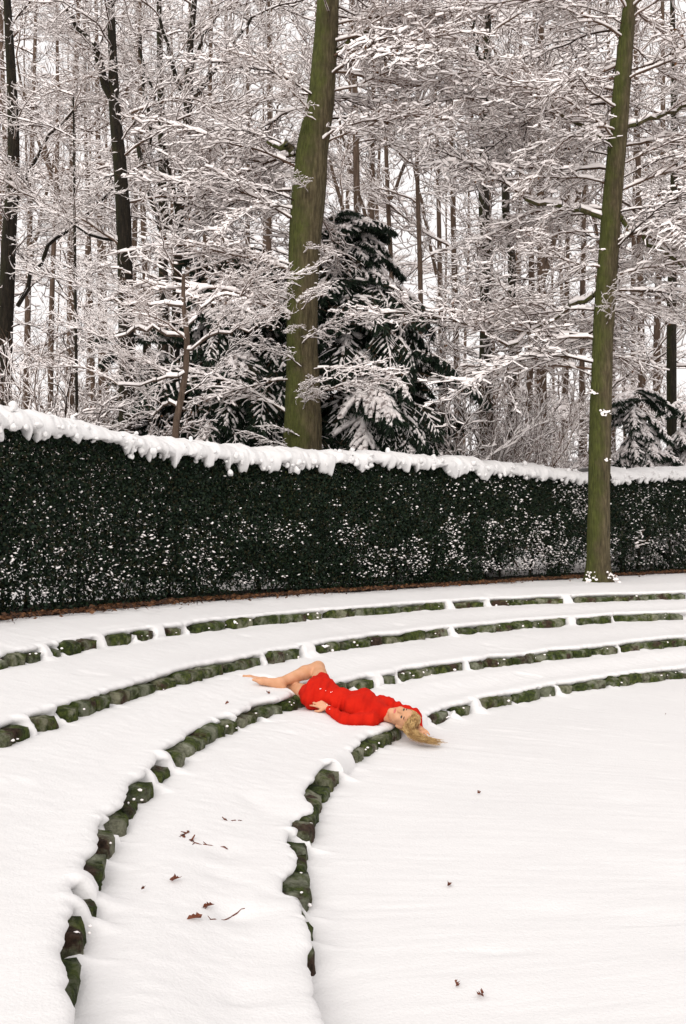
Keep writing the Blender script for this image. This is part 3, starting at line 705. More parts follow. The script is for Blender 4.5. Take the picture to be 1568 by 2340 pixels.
def tree(name, label, group, uvw, Y, mat_, branches, meshes, seed, size=(.8, 1.2), zr=(2, 12), avoid=None, limbs=(), base_z=.75, flare=.0, tilt=(-.15, .3), top=None, cat='tree', lean=0.0, snowy=True):
    """uvw: traced (u, v, width) points of the trunk at distance Y"""
    rng = random.Random(seed)
    pts = []
    for i_, (u, v, wd) in enumerate(uvw):
        q = P(u, v, Y); pts.append((q[0], q[1] + lean * (q[2] - 1), q[2], wd / 2 / F * Y))
    if pts[0][2] > base_z + .05:
        dz = pts[0][2] - base_z; pts.insert(0, (pts[0][0], pts[0][1], base_z, pts[0][3] * (1 + .03 * dz)))
    if top and pts[-1][2] < top:
        x, y, z, r = pts[-1]; x2, y2, z2, r2 = pts[-2]; kx = (x - x2) / max(.3, z - z2)
        pts.append((x + kx * (top - z) * .5, y, (z + top) / 2, r * .75)); pts.append((x + kx * (top - z) * .7, y, top, r * .35))
    b = np.array(pts[0][:3])
    root = empty(name, b); tag(root, label, cat, group)
    loc = [(x - b[0], y - b[1], z - b[2], r) for x, y, z, r in pts]
    v, f = trunk_mesh(loc, mat_, seed, flare=flare)
    link('trunk', make_mesh('trunk', v, f, mat_, smooth=True), root)
    zs = [p_[2] for p_ in loc]
    def at(z): return [np.interp(z, zs, [p_[j] for p_ in loc]) for j in (0, 1, 3)]
    for lm in limbs:                                             # traced limbs (u, v, w)
        lp = []
        for i_, (u, vv, wd) in enumerate(lm):
            q = P(u, vv, Y + (rng.uniform(-.3, .3) if i_ else 0)); lp.append((q - b, wd / 2 / F * Y))
        segs = [(lp[i_][0], lp[i_ + 1][0], lp[i_][1], lp[i_ + 1][1]) for i_ in range(len(lp) - 1)]
        fine = []
        for p0, p1, r0, r1 in segs:
            nn = 4; prev = p0
            for s in range(nn):
                q = p0 + (p1 - p0) * (s + 1) / nn
                if s < nn - 1: q = q + np.array([rng.uniform(-1, 1), rng.uniform(-1, 1), rng.uniform(-1, 1)]) * .05
                fine.append((prev, q, r0 + (r1 - r0) * s / nn, r0 + (r1 - r0) * (s + 1) / nn)); prev = q
        vv1, ff1 = tubes(fine, 7); vv2, ff2 = seg_snow(fine, np.random.default_rng(seed), 1.6)
        link('limb', make_mesh('limb', np.concatenate([vv1, vv2]), np.concatenate([ff1, ff2 + len(vv1)]), [mat_, M_SNOWB], [0] * len(ff1) + [1] * len(ff2), smooth=False), root)
        for _ in range(max(2, int(len(fine) * .5))):
            s = rng.choice(fine[1:]); dd = s[1] - s[0]; a = math.atan2(dd[1], dd[0]) + rng.uniform(-1.3, 1.3)
            put_branch(root, meshes, rng, s[1], a, rng.uniform(*tilt) + .2, rng.uniform(*size) * .62)
        e = fine[-1]; dd = e[1] - e[0]; put_branch(root, meshes, rng, e[1], math.atan2(dd[1], dd[0]), rng.uniform(.1, .6), rng.uniform(*size) * .9)
    for i_ in range(branches):
        z = zr[0] + (zr[1] - zr[0]) * ((i_ + rng.random()) / branches)
        z -= b[2]
        if z > zs[-1]: z = zs[-1] - rng.random()
        x, y, r = at(z)
        ok_ = False
        for _ in range(3):
            a = rng.uniform(-math.pi, math.pi)
            if avoid is None or not avoid(a, z + b[2]): ok_ = True; break
        if not ok_:
            if name == 'beech_tree' and rng.random() < .6: put_branch(root, meshes, rng, (x, y - r * .9, z), -math.pi / 2 + rng.uniform(-1.2, 1.2), rng.uniform(0, .5), rng.uniform(.16, .40))
            continue
        put_branch(root, meshes, rng, (x + math.cos(a) * r * .5, y + math.sin(a) * r * .5, z), a, rng.uniform(*tilt), rng.uniform(*size))
    return root

# ------------------------------------------------------------------ near trees, traced
def front_free(zlim, wid=.75): return lambda a, z: z < zlim and abs(((a + math.pi / 2 + math.pi) % (2 * math.pi)) - math.pi) < wid
tree('beech_tree', 'thick olive-green trunk rising behind the hedge in front of the dark conifers', None,
     [(690, 1010, 92), (693, 930, 82), (692, 850, 74), (690, 650, 70), (700, 520, 74), (708, 420, 78), (715, 330, 74), (735, 220, 62), (745, 100, 56), (750, 0, 50)], 15.6, M_BARK_MOSS, 72, FLAT, 1,
     size=(.55, 1.05), zr=(2.7, 10.4), avoid=lambda a, z: front_free(7.6, .85)(a, z) or front_free(9.6, .5)(a, z) or (math.cos(a) > -.1 and (4.2 < z < 7.3 or z < 3.3)) or (math.sin(a) > .2 and z < 6.2) or (z < 6.2 and (z * 7.3) % 1 < .55) or (math.cos(a) < -.3 and z > 8.4), flare=.12, top=14,
     limbs=[[(668, 350, 20), (655, 332, 16), (610, 322, 9)], [(745, 140, 14), (800, 90, 10), (880, 50, 7)]])
tree('beech_tree', 'slender mossy green trunk standing in front of the hedge gap with snow at its foot', None,
     [(1368, 1330, 56), (1368, 1250, 52), (1369, 1100, 50), (1372, 950, 50), (1376, 800, 47), (1386, 650, 47), (1400, 450, 45), (1413, 300, 42), (1425, 150, 38), (1440, 0, 30)], 15.55, M_BARK_MOSS, 66, FLAT, 2,
     size=(.55, 1.05), zr=(4.0, 10.4), avoid=lambda a, z: front_free(6.2, .9)(a, z) or front_free(10.6, .6)(a, z) or (z < 5 and math.cos(a) > .2), flare=.32, top=14, base_z=.72,
     limbs=[[(1385, 665, 14), (1320, 690, 11), (1240, 740, 8), (1160, 790, 5)], [(1400, 500, 14), (1300, 480, 12), (1200, 455, 8)], [(1400, 480, 14), (1480, 560, 10), (1560, 610, 7)], [(1412, 330, 13), (1350, 300, 10), (1280, 260, 7)], [(1418, 290, 12), (1500, 270, 10), (1580, 240, 7)]])
tree('forked_tree', 'dark trunk that forks high up with a limb leaning away to the side', None,
     [(290, 900, 36), (288, 700, 34), (283, 500, 34), (272, 350, 30), (262, 250, 26), (258, 140, 20), (255, 50, 18)], 16.8, M_BARK_DARK, 16, OPEN, 3,
     size=(.5, .85), zr=(5.5, 10.5), avoid=front_free(9.5, .9), top=12, tilt=(0, .5),
     limbs=[[(268, 255, 20), (222, 120, 18), (190, 75, 14), (150, 20, 8)], [(285, 560, 9), (180, 520, 6), (90, 470, 4)]])
tree('multi_stem_tree', 'dark trunk with many steep ascending limbs between the forked tree and the thick trunk', None,
     [(398, 960, 24), (400, 800, 22), (405, 650, 20), (412, 450, 20), (426, 330, 21), (431, 220, 20), (432, 130, 17), (445, 0, 12)], 18.6, M_BARK_DARK, 10, OPEN, 4,
     size=(.5, .95), zr=(6.5, 12), avoid=front_free(9, .6), top=13.5, tilt=(.1, .7),
     limbs=[[(430, 240, 14), (470, 190, 12), (520, 115, 9), (575, 40, 6)], [(427, 250, 12), (395, 150, 10), (365, 40, 7)], [(432, 175, 11), (460, 100, 9), (500, 20, 6)], [(405, 560, 11), (350, 380, 9), (335, 230, 8), (322, 80, 6)], [(410, 500, 12), (470, 500, 10), (540, 450, 8)], [(408, 520, 10), (375, 330, 8), (340, 180, 6)]])
tree('dark_tree', 'straight dark trunk wrapped in fine twigs beside the far end of the long hedge', None,
     [(8, 880, 36), (14, 700, 34), (22, 520, 32), (32, 400, 28), (30, 250, 24), (22, 100, 20)], 18, M_BARK_DARK, 18, OPEN, 5, size=(.4, .75), zr=(4.5, 12), top=13, tilt=(.0, .5),
     limbs=[[(40, 700, 10), (110, 560, 9), (190, 500, 7), (270, 410, 5)], [(30, 480, 9), (100, 330, 7), (170, 250, 5)]])
tree('twin_stem_tree', 'pair of brown trunks leaning together behind the right side of the conifers', None,
     [(1112, 1035, 34), (1110, 850, 31), (1112, 600, 26), (1104, 430, 24), (1110, 260, 20), (1114, 100, 16)], 23, M_BARK_DARK, 22, OPEN, 6, size=(.7, 1.1), zr=(5, 15), top=16, tilt=(0, .5),
     limbs=[[(1166, 1040, 20), (1172, 850, 20), (1170, 650, 19), (1156, 430, 18), (1150, 330, 15)], [(1108, 300, 10), (1075, 190, 8), (1040, 100, 7), (1010, 40, 5)], [(1108, 220, 10), (1090, 120, 7), (1078, 20, 5)]])
tree('young_tree', 'thin crooked young tree with bare arms under fat snow right behind the hedge', None,
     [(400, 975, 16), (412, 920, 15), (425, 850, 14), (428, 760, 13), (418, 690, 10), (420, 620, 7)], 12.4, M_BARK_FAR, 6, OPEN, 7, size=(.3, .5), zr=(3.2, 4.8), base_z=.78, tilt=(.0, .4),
     limbs=[[(426, 770, 7), (350, 745, 6), (290, 765, 5), (230, 770, 3)], [(420, 700, 7), (330, 690, 6), (240, 690, 4)], [(424, 850, 7), (350, 870, 5), (270, 880, 3)], [(426, 745, 7), (480, 690, 6), (560, 670, 4)], [(410, 930, 8), (380, 925, 6), (350, 950, 4)], [(428, 800, 6), (500, 760, 5), (580, 750, 3)]])
tree('sapling', 'very thin straight dark sapling stem standing up out of the left shrubs', None,
     [(176, 945, 7), (173, 700, 7), (170, 450, 5), (168, 200, 4)], 14, M_BARK_DARK, 16, OPEN, 8, size=(.25, .5), zr=(2.6, 8), tilt=(.1, .6))
# snow at the foot of the green trunk and on its old branch scars
foot = P(1368, 1330, 15.55)
cc, ss = [], []
rng = random.Random(5)
def on_trunk(u, v, rr, n, spread):
    for _ in range(n):
        q = P(u + rng.gauss(0, spread), v + rng.gauss(0, spread * .55), 15.55 - .17); cc.append(q); s = rr * rng.uniform(.5, 1.1); ss.append((s * 1.5, s, s * .8))
on_trunk(1380, 942, .016, 26, 6); on_trunk(1354, 897, .015, 18, 4); on_trunk(1388, 1050, .012, 10, 3)
for sx in (-1, 1):
    for _ in range(24):
        a = -math.pi / 2 + sx * rng.uniform(.35, 1.1); r_ = .19 + rng.uniform(0, .06); h_ = rng.uniform(0, .16)
        cc.append((foot[0] + math.cos(a) * (r_ + .10 - h_ * .62), foot[1] + math.sin(a) * (r_ + .08 - h_ * .55), .80 + h_)); s = rng.uniform(.007, .017) if h_ > .05 else rng.uniform(.015, .03); ss.append((s, s, s * .9))
v, f = blob_mesh(None, 0, np.array(cc), np.array(ss), 9, sub=1)
tag(link('snow_patches', make_mesh('snow_patches', v, f, M_SNOWB, smooth=True)), 'snow stuck to the foot and branch scars of the green trunk', 'snow', kind='stuff')

# ------------------------------------------------------------------ conifers
def bough(seed, snow):
    rng = random.Random(seed); rg = np.random.default_rng(seed); ax_s, lv = [], []
    p = np.zeros(3); d = np.array([.95, 0, .30]); n = 11; L = 1.7
    main = []
    for i in range(n):
        d = d + np.array([0, rng.gauss(0, .06), -.085]); d /= np.linalg.norm(d); q = p + d * L / n
        main.append((p, q, .022 * (1 - i / n * .8), .022 * (1 - (i + 1) / n * .8))); p = q
    subs = []
    for i, (a, b, r0, r1) in enumerate(main):
        if i < 1: continue
        for s in (-1, 1):
            l = (.62 * (1 - i / n) + .18) * rng.uniform(.7, 1.2); dd = b - a; h = math.atan2(dd[1], dd[0]) + s * rng.uniform(.6, 1.0)
            e = math.asin(dd[2] / np.linalg.norm(dd)) * .7 - .15; q = b; dv = np.array([math.cos(h) * math.cos(e), math.sin(h) * math.cos(e), math.sin(e)])
            m = 4
            for j in range(m):
                dv = dv + np.array([rng.gauss(0, .07), rng.gauss(0, .07), -.10]); dv /= np.linalg.norm(dv); q2 = q + dv * l / m
                subs.append((q, q2, .008, .006)); q = q2
    allseg = main + subs
    A = np.array([s[0] for s in allseg]); B = np.array([s[1] for s in allseg])
    per = 19; ii = np.repeat(np.arange(len(allseg)), per); k = len(ii); t = rg.random(k)[:, None]
    c = A[ii] * (1 - t) + B[ii] * t; dd = B[ii] - A[ii]; dd /= np.linalg.norm(dd, axis=1, keepdims=True)
    rv = rg.normal(size=(k, 3)); rv[:, 2] = -np.abs(rv[:, 2]) * .9 - .25; dl = dd * .7 + rv * .55; dl /= np.linalg.norm(dl, axis=1, keepdims=True)
    sv = np.cross(dl, rg.normal(size=(k, 3))); sv /= np.linalg.norm(sv, axis=1, keepdims=True)
    ll = rg.uniform(.06, .24, k)[:, None]; ww = rg.uniform(.009, .019, k)[:, None]
    v3 = np.stack([c, c + dl * ll * .45 + sv * ww, c + dl * ll, c + dl * ll * .45 - sv * ww], 1).reshape(-1, 3); f3 = np.arange(k * 4).reshape(-1, 4)
    v1, f1 = tubes(allseg, 3); sel = [s for s in allseg if rng.random() < snow]
    v2, f2 = seg_snow(sel, rg, 1.0)
    v2b, f2b = seg_snow([(a, b, max(r0, .02), max(r1, .02)) for a, b, r0, r1 in sel if rng.random() < .55 * snow], rg, 2.3 * snow)
    vv = [v1, v2, v2b, v3]; off = np.cumsum([0] + [len(x) for x in vv])
    return make_mesh('bough', np.concatenate(vv), np.concatenate([f + o for f, o in zip((f1, f2, f2b, f3), off)]), [M_TWIG, M_SNOWB, M_NEEDLE], [0] * len(f1) + [1] * (len(f2) + len(f2b)) + [2] * len(f3))
BOUGH = [bough(400 + i, .70) for i in range(6)]
BOUGH_S = [bough(430 + i, 1.25) for i in range(4)]
def conifer(label, u, vtop, Y, rad, seed, meshes, nb, power=.62, size=(.8, 1.2), base=.75, front_bias=.35):
    rng = random.Random(seed); t = P(u, vtop, Y); root = empty('conifer', (t[0], Y, base)); tag(root, label, 'conifer', 'dark snowy conifers behind the hedge')
    Ht = t[2] - base
    v, f = trunk_mesh([(0, 0, 0, .20), (0, .03, Ht * .5, .12), (.02, 0, Ht * .95, .03)], M_BARK_DARK, seed, k=10)
    link('trunk', make_mesh('trunk', v, f, M_BARK_DARK, smooth=True), root)
    for i in range(nb):
        h = ((i + rng.random()) / nb) ** 1.0
        rmax = rad * (1 - h) ** power
        for _ in range(30):
            a = rng.uniform(-math.pi, math.pi)
            if math.sin(a) < .35: break
        rr = max(0, rmax - rng.uniform(.55, 1.05) * (1.2 if rng.random() < .75 else 2.2)) if rmax > .6 else 0
        o = bpy.data.objects.new('bough', rng.choice(BOUGH_S if (meshes is BOUGH and rng.random() < (.5 if h > .8 else .28)) else meshes)); col.objects.link(o); o.parent = root
        o.location = (rr * math.cos(a), rr * math.sin(a), h * Ht * .97 + rng.uniform(-.1, .1))
        o.rotation_euler = (Matrix.Rotation(a + rng.uniform(-.35, .35), 4, 'Z') @ Matrix.Rotation(rng.uniform(.10, .80) - .25 * (h > .9), 4, 'Y') @ Matrix.Rotation(rng.uniform(-.3, .3), 4, 'X')).to_euler()
        s = rng.uniform(*size) * (1 if rmax > 1.2 else .75); o.scale = (s, s, s)
    return root
conifer('tall dome-shaped dark conifer drooping behind the thick olive trunk', 790, 462, 18.3, 3.0, 11, BOUGH, 300, .46, size=(.55, .9))
conifer('wide dark conifer with low snowy boughs behind the crooked young tree', 545, 535, 17.9, 2.7, 12, BOUGH, 210, .60, size=(.55, .95))
conifer('low spreading dark conifer peeping over the hedge by the thin sapling', 330, 720, 17.6, 1.4, 13, BOUGH, 60, .8, size=(.5, .8))
conifer('small conifer almost buried in snow just past the green trunk', 1452, 872, 20.6, .95, 14, BOUGH_S, 80, .75, size=(.5, .75))
conifer('small snow-heavy conifer at the outer end of the short hedge', 1560, 905, 21.8, .9, 15, BOUGH_S, 60, .75, size=(.5, .75))

# ------------------------------------------------------------------ shrubs behind the hedge
def shrub(u, Y, h, n, seed, meshes, spread=.9, size=(.4, .8)):
    rng = random.Random(seed); x = (u - UC) / F * Y; root = empty('shrub', (x, Y, .75)); tag(root, 'bare leafless shrub bending under snow ' + ('around the thin sapling' if u < 250 else 'below the dark forked trunk' if u < 450 else 'below the twin trunks' if u < 1340 else 'past the green trunk'), 'shrub', 'snowy shrubs behind the hedge')
    for i in range(n):
        put_branch(root, meshes, rng, (rng.uniform(-.25, .25), rng.uniform(-.25, .25), rng.uniform(0, h * .55)), rng.uniform(-math.pi, math.pi), rng.uniform(.1, spread), rng.uniform(*size))
sp = [(30, 14), (90, 13), (150, 15.5), (230, 14.5), (300, 20), (1010, 17.5), (1060, 18), (1150, 18.5), (1230, 18), (1290, 20), (1340, 22), (1470, 24), (1550, 24), (60, 17), (200, 18), (1190, 21), (1270, 22), (1100, 20.5)]
for i, (u, Y) in enumerate(sp): shrub(u, Y, 3.0, 8 if Y < 17 else 11, 500 + i, UPS if i % 3 else FLAT, size=(.35, .75) if Y < 17 else (.5, 1.0))

# ------------------------------------------------------------------ background trees
rng = random.Random(77)
bt = [(115, 24, 14), (155, 26, 22), (60, 30, 16), (215, 28, 12), (235, 34, 18), (340, 25, 18), (372, 23, 27), (460, 27, 18), (500, 32, 14), (560, 30, 14), (620, 26, 16), (830, 24, 22), (850, 31, 16), (905, 29, 14), (960, 26, 14), (1010, 34, 14),
      (1050, 29, 16), (1205, 28, 16), (1238, 25, 25), (1290, 31, 14), (1330, 28, 14), (1470, 25, 18), (1500, 29, 18), (1535, 23, 24), (1580, 27, 20), (20, 36, 18), (300, 38, 16), (420, 36, 14), (700, 36, 14), (780, 40, 14), (1130, 38, 14), (1180, 35, 13), (1400, 36, 15), (1450, 34, 14), (-60, 24, 22), (1640, 24, 22)]
for i, (u, Y, wd) in enumerate(bt):
    tp = 1.65 + 1260 / F * Y; dx = rng.uniform(-25, 25)
    lim = []
    if rng.random() < .7:
        vv = rng.uniform(350, 650); s = rng.choice((-1, 1)); lim.append([(u + dx * .5, vv, wd * .6), (u + s * 40, vv - 130, wd * .5), (u + s * 75, vv - 280, wd * .3)])
    lbl = next(l for lim_, l in ((200, 'slim bare tree of the wood behind the thin sapling'), (330, 'slim bare tree of the wood behind the dark forked trunk'), (480, 'slim bare tree of the wood behind the many-limbed dark tree'), (660, 'slim bare tree of the wood rising above the wide conifer'),
               (900, 'slim bare tree of the wood rising above the dome-shaped conifer'), (1080, 'slim bare tree of the wood between the dome-shaped conifer and the twin trunks'), (1310, 'slim bare tree of the wood between the twin trunks and the green trunk'), (9999, 'slim bare tree of the wood beyond the green trunk')) if u < lim_)
    if Y > 33: lbl = lbl.replace('slim bare tree', 'faint distant bare tree')
    tree('background_tree', lbl, 'bare trees of the wood behind the hedge',
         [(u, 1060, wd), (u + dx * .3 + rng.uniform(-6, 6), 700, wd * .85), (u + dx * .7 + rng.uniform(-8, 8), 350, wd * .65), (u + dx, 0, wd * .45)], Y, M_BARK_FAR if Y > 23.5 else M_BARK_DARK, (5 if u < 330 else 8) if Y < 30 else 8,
         (OPEN + UPS) if i % 2 else (FLAT + UPS), 900 + i, size=(.026 * Y + .05, .045 * Y + .1), zr=(2.5, tp - .5), top=tp, tilt=(-.1, .6), limbs=lim, avoid=(lambda a, z: math.sin(a) < -.45) if Y < 30 else None)

# the far wood: too distant to tell its stems apart
rg = np.random.default_rng(3); rng = random.Random(3); segs = []
for _ in range(46):
    Y = rng.uniform(40, 75); x = rng.uniform(-.42, .42) * Y; r = rng.uniform(.06, .17); p = np.array([x, Y, .7]); Ht = 1.65 + .56 * Y
    for s in range(6):
        q = p + np.array([rng.uniform(-.25, .25), 0, Ht / 6]); segs.append((p, q, r * (1 - s / 7), r * (1 - (s + 1) / 7))); p = q
v1, f1 = tubes(segs, 4)
tw = []
n = 4200
Yv = rg.uniform(38, 72, n); xv = rg.uniform(-.42, .42, n) * Yv; zv = rg.uniform(.9, 1, n) * 0 + .8 + rg.random(n) * (.56 * Yv + 1)
hd = rg.uniform(-np.pi, np.pi, n); el = rg.uniform(-.15, 1.0, n); Lv = rg.uniform(.6, 1.9, n)
p0 = np.stack([xv, Yv, zv], -1); dv = np.stack([np.cos(hd) * np.cos(el), np.sin(hd) * np.cos(el), np.sin(el)], -1)
mid = p0 + dv * Lv[:, None] * .5 + rg.normal(0, .06, (n, 3)); end = mid + (dv + rg.normal(0, .25, (n, 3))) * Lv[:, None] * .5
for a, b, c in zip(p0, mid, end): tw.append((a, b, .022, .017)); tw.append((b, c, .017, .008))
v2, f2 = tubes(tw, 3); v3, f3 = seg_snow(tw, rg, 1.1)
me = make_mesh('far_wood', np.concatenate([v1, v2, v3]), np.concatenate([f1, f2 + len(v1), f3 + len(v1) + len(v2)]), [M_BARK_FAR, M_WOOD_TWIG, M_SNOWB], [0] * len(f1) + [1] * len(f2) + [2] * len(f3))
tag(link('far_wood', me), 'distant snowy wood filling the background behind the trees', 'wood', kind='stuff')

# ------------------------------------------------------------------ the woman in red: one continuous body grown from blended limbs, dress and hair as children
def surface_nets(Fv, org, h):
    s = Fv < 0
    nx, ny, nz = Fv.shape
    acc = np.zeros((nx - 1, ny - 1, nz - 1, 3)); cnt = np.zeros((nx - 1, ny - 1, nz - 1))
    corners = [(a, b, c) for a in (0, 1) for b in (0, 1) for c in (0, 1)]
    sl = lambda o: tuple(slice(o[d], o[d] + (nx, ny, nz)[d] - 1) for d in range(3))
    for a in corners:
        for d in range(3):
            if a[d] == 1: continue
            b = list(a); b[d] = 1; b = tuple(b)
            fa, fb = Fv[sl(a)], Fv[sl(b)]; m = (fa < 0) != (fb < 0)
            t = np.where(m, fa / np.where(m, fa - fb, 1), 0)
            for e in range(3): acc[..., e] += np.where(m, a[e] + (t if e == d else 0), 0)
            cnt += m
    act = cnt > 0; ids = -np.ones(act.shape, int); ids[act] = np.arange(act.sum())
    g = np.stack(np.nonzero(act), -1); V = (g + acc[act] / cnt[act][:, None]) * h + org
    faces = []
    for d in range(3):
        e, f = [(1, 2), (2, 0), (0, 1)][d]
        lo = [slice(1, -1)] * 3; lo[d] = slice(0, -1); hi = list(lo); hi[d] = slice(1, None)
        A, B = s[tuple(lo)], s[tuple(hi)]; m = A != B
        idx = np.stack(np.nonzero(m), -1)
        for q in range(3):
            if q != d: idx[:, q] += 1
        def cell(de, df):
            c = idx.copy(); c[:, e] -= de; c[:, f] -= df; return ids[c[:, 0], c[:, 1], c[:, 2]]
        qd = np.stack([cell(1, 1), cell(0, 1), cell(0, 0), cell(1, 0)], -1)
        flip = A[m]; qd[~flip] = qd[~flip][:, ::-1]; faces.append(qd)
    fc = np.concatenate(faces); fc = fc[(fc >= 0).all(1)]
    return V, fc
def smin(a, b, k):
    h = np.clip(.5 + .5 * (b - a) / k, 0, 1); return b * (1 - h) + a * h - k * h * (1 - h)
def cap_sdf(p, a, b, r0, r1, w=None, kw=1.0):
    """tapered capsule, optionally widened along w by kw"""
    d = b - a; q = p - a
    if w is not None:
        s = q @ w; q = q - np.multiply.outer(s * (1 - 1 / kw), w)
    t = np.clip(q @ d / d.dot(d), 0, 1)
    return np.linalg.norm(q - t[..., None] * d, axis=-1) - (r0 + (r1 - r0) * t)
def ell_sdf(p, c, axes, rad):
    q = np.stack([(p - c) @ a / r for a, r in zip(axes, rad)], -1); k = np.linalg.norm(q, axis=-1); return (k - 1) * min(rad)
def nrm(v): return v / np.linalg.norm(v)

hc = nrm(np.array([.93, -.25, -.20]))                             # crown direction
fn = np.array([-.02, -.80, .60]); fn = nrm(fn - hc * fn.dot(hc))   # where the face looks
hr = np.cross(hc, fn)
def hp_(up, fwd, side): return HC + hc * up + fn * fwd + hr * side
limbs = [  # a, b, r0, r1, blend
 (HF, KF, .084, .056), (KF, KF + (AF - KF) * .35, .054, .058), (KF + (AF - KF) * .35, AF, .058, .037),
 (HN, KN, .084, .056), (KN, KN + (AN - KN) * .35, .050, .052), (KN + (AN - KN) * .35, AN, .052, .034)]
def foot(A, T, drop):
    heel = A + np.array([.015, -.005, -drop]); ball = A + (T - A) * .70 + np.array([0, 0, -.006])
    return [(A, heel, .034, .030), (A, ball, .034, .026), (heel, ball, .028, .022), (ball, T, .024, .012)]
limbs += foot(AF, TF, .040) + foot(AN, TN, .025)
arms = [(SN, EN, .046, .038), (EN, WN, .037, .025), (SF, EF, .046, .038), (EF, WF_, .037, .025)]
def hand(W, K, tips, thumb):
    palm_w = nrm(np.cross(K - W, np.array([0, -.6, .8])))
    out = [(W, K, .026, .030)]
    return out, palm_w
def torso_sdf(p, off=0.0):
    waist = H + ax * .20; chest = H + ax * .39
    d = cap_sdf(p, H - ax * .02, waist, .087 + off, .064 + off, wf, 1.40)
    d = smin(d, cap_sdf(p, waist, chest, .064 + off, .084 + off, wf, 1.38), .05)
    d = smin(d, cap_sdf(p, chest, NK - ax * .05, .088 + off, .056 + off, wf, 1.55), .05)
    for s in (-1, 1):
        d = smin(d, np.linalg.norm(p - (H + ax * .365 + wf * s * .075 + nf * .042), axis=-1) - .048 - off, .07)
        d = smin(d, np.linalg.norm(p - (H - nf * .02 + wf * s * .06), axis=-1) - .076 - off, .04)
    d = smin(d, cap_sdf(p, SN, SF, .046 + off, .046 + off), .05)
    return d
def hand_prims(W, K, palm_n, spread, curl, flip):
    d = nrm(K - W); n = nrm(palm_n - d * palm_n.dot(d)); s = np.cross(d, n) * flip
    pr = [(W, W + d * .04, .024, .024), (W + d * .035 - s * .022, W + d * .085 - s * .026, .015, .013), (W + d * .03 + s * .018, W + d * .085 + s * .024, .015, .012), (W + d * .03, W + d * .09, .016, .013)]
    for i, (o, L) in enumerate(((-.030, .066), (-.010, .076), (.010, .071), (.029, .056))):
        k0 = W + d * (.088 - abs(o) * .25) + s * o; dd = nrm(d + s * o * spread - n * curl * .4); k1 = k0 + dd * L * .5
        d2 = nrm(dd - n * curl); k2 = k1 + d2 * L * .5
        pr += [(k0, k1, .0092, .0084), (k1, k2, .0084, .0066)]
    t0 = W + d * .028 - s * .026; t1 = t0 + nrm(d * .65 - s * .75 - n * .25) * .040; t2 = t1 + nrm(d * .9 - s * .35 - n * .2) * .030
    pr += [(t0, t1, .012, .0105), (t1, t2, .0105, .0075)]
    return pr
handN = hand_prims(WN, J(726, 1606, 7.955), np.array([.05, -.75, .65]), 6, .42, 1)
handF = hand_prims(WF_, J(976, 1684, 7.60), np.array([-.2, -.5, .85]), 5, .45, -1)
def head_sdf(p):
    A3 = (hc, fn, hr)
    d = ell_sdf(p, hp_(.025, -.012, 0), A3, (.100, .098, .077))
    d = smin(d, ell_sdf(p, hp_(-.040, .020, 0), A3, (.078, .066, .060)), .03)
    d = smin(d, np.linalg.norm(p - hp_(-.098, .058, 0), axis=-1) - .020, .03)           # chin
    d = smin(d, cap_sdf(p, hp_(.012, .083, 0), hp_(-.028, .100, 0), .008, .0125), .012)   # nose
    d = smin(d, cap_sdf(p, hp_(.020, .076, -.035), hp_(.020, .076, .035), .010, .010), .015)  # brow
    for s in (-1, 1):
        d = smin(d, np.linalg.norm(p - hp_(-.028, .060, s * .036), axis=-1) - .022, .02)   # cheeks
        d = -smin(-d, np.linalg.norm(p - hp_(.000, .096, s * .031), axis=-1) - .016, .008) # eye sockets
        d = smin(d, ell_sdf(p, hp_(-.012, -.012, s * .076), A3, (.030, .018, .010)), .008)   # ears
    d = smin(d, cap_sdf(p, hp_(-.062, .076, -.018), hp_(-.062, .076, .018), .010, .010), .010)
    return d
def body_sdf(p, parts=('t', 'l', 'a', 'h')):
    d = torso_sdf(p)
    for i, (a, b, r0, r1) in enumerate(limbs): d = smin(d, cap_sdf(p, a, b, r0, r1), .022)
    for a, b, r0, r1 in arms: d = smin(d, cap_sdf(p, a, b, r0, r1), .018)
    d = smin(d, cap_sdf(p, NK - ax * .06, HC - hc * .045 - fn * .025, .056, .050), .03)
    return smin(d, head_sdf(p), .018)
def chunked(fn_, lo, hi, h, band=None):
    g = [np.arange(lo[d], hi[d] + h, h) for d in range(3)]
    out = np.empty((len(g[0]), len(g[1]), len(g[2])), np.float32)
    yy, zz = np.meshgrid(g[1], g[2], indexing='ij')
    for i0 in range(0, len(g[0]), 12):
        xs = g[0][i0:i0 + 12]; p = np.empty((len(xs),) + yy.shape + (3,)); p[..., 0] = xs[:, None, None]; p[..., 1] = yy; p[..., 2] = zz
        out[i0:i0 + 12] = fn_(p)
    return out
def full_sdf(p):
    d = body_sdf(p)
    hd = None
    for pr in (handN, handF):
        lo = np.min([np.minimum(a, b) for a, b, _, _ in pr], 0) - .05; hi = np.max([np.maximum(a, b) for a, b, _, _ in pr], 0) + .05
        m = ((p > lo) & (p < hi)).all(-1)
        if m.any():
            q = p[m]; e = d[m]; hd = None
            for a, b, r0, r1 in pr:
                c = cap_sdf(q, a, b, r0, r1); hd = c if hd is None else smin(hd, c, .005)
            d[m] = smin(e, hd, .008)
    return d
lo = np.array([-.95, 7.38, -.05]); hi = np.array([.78, 8.72, .60]); hvox = .0062
V, fc = surface_nets(chunked(full_sdf, lo, hi, hvox), lo, hvox)
def b_skin(t, b):
    v = coords(t)
    t.links.new(ramp(t, ntex(t, v, 14, 3), [(.35, (.55, .285, .155)), (.65, (.62, .335, .20))]), b.inputs['Base Color']); b.inputs['Roughness'].default_value = .5
    b.inputs['Subsurface Weight'].default_value = .08; b.inputs['Subsurface Radius'].default_value = (.02, .008, .004); b.inputs['Subsurface Scale'].default_value = .5
M_SKIN = mat('skin', b_skin)
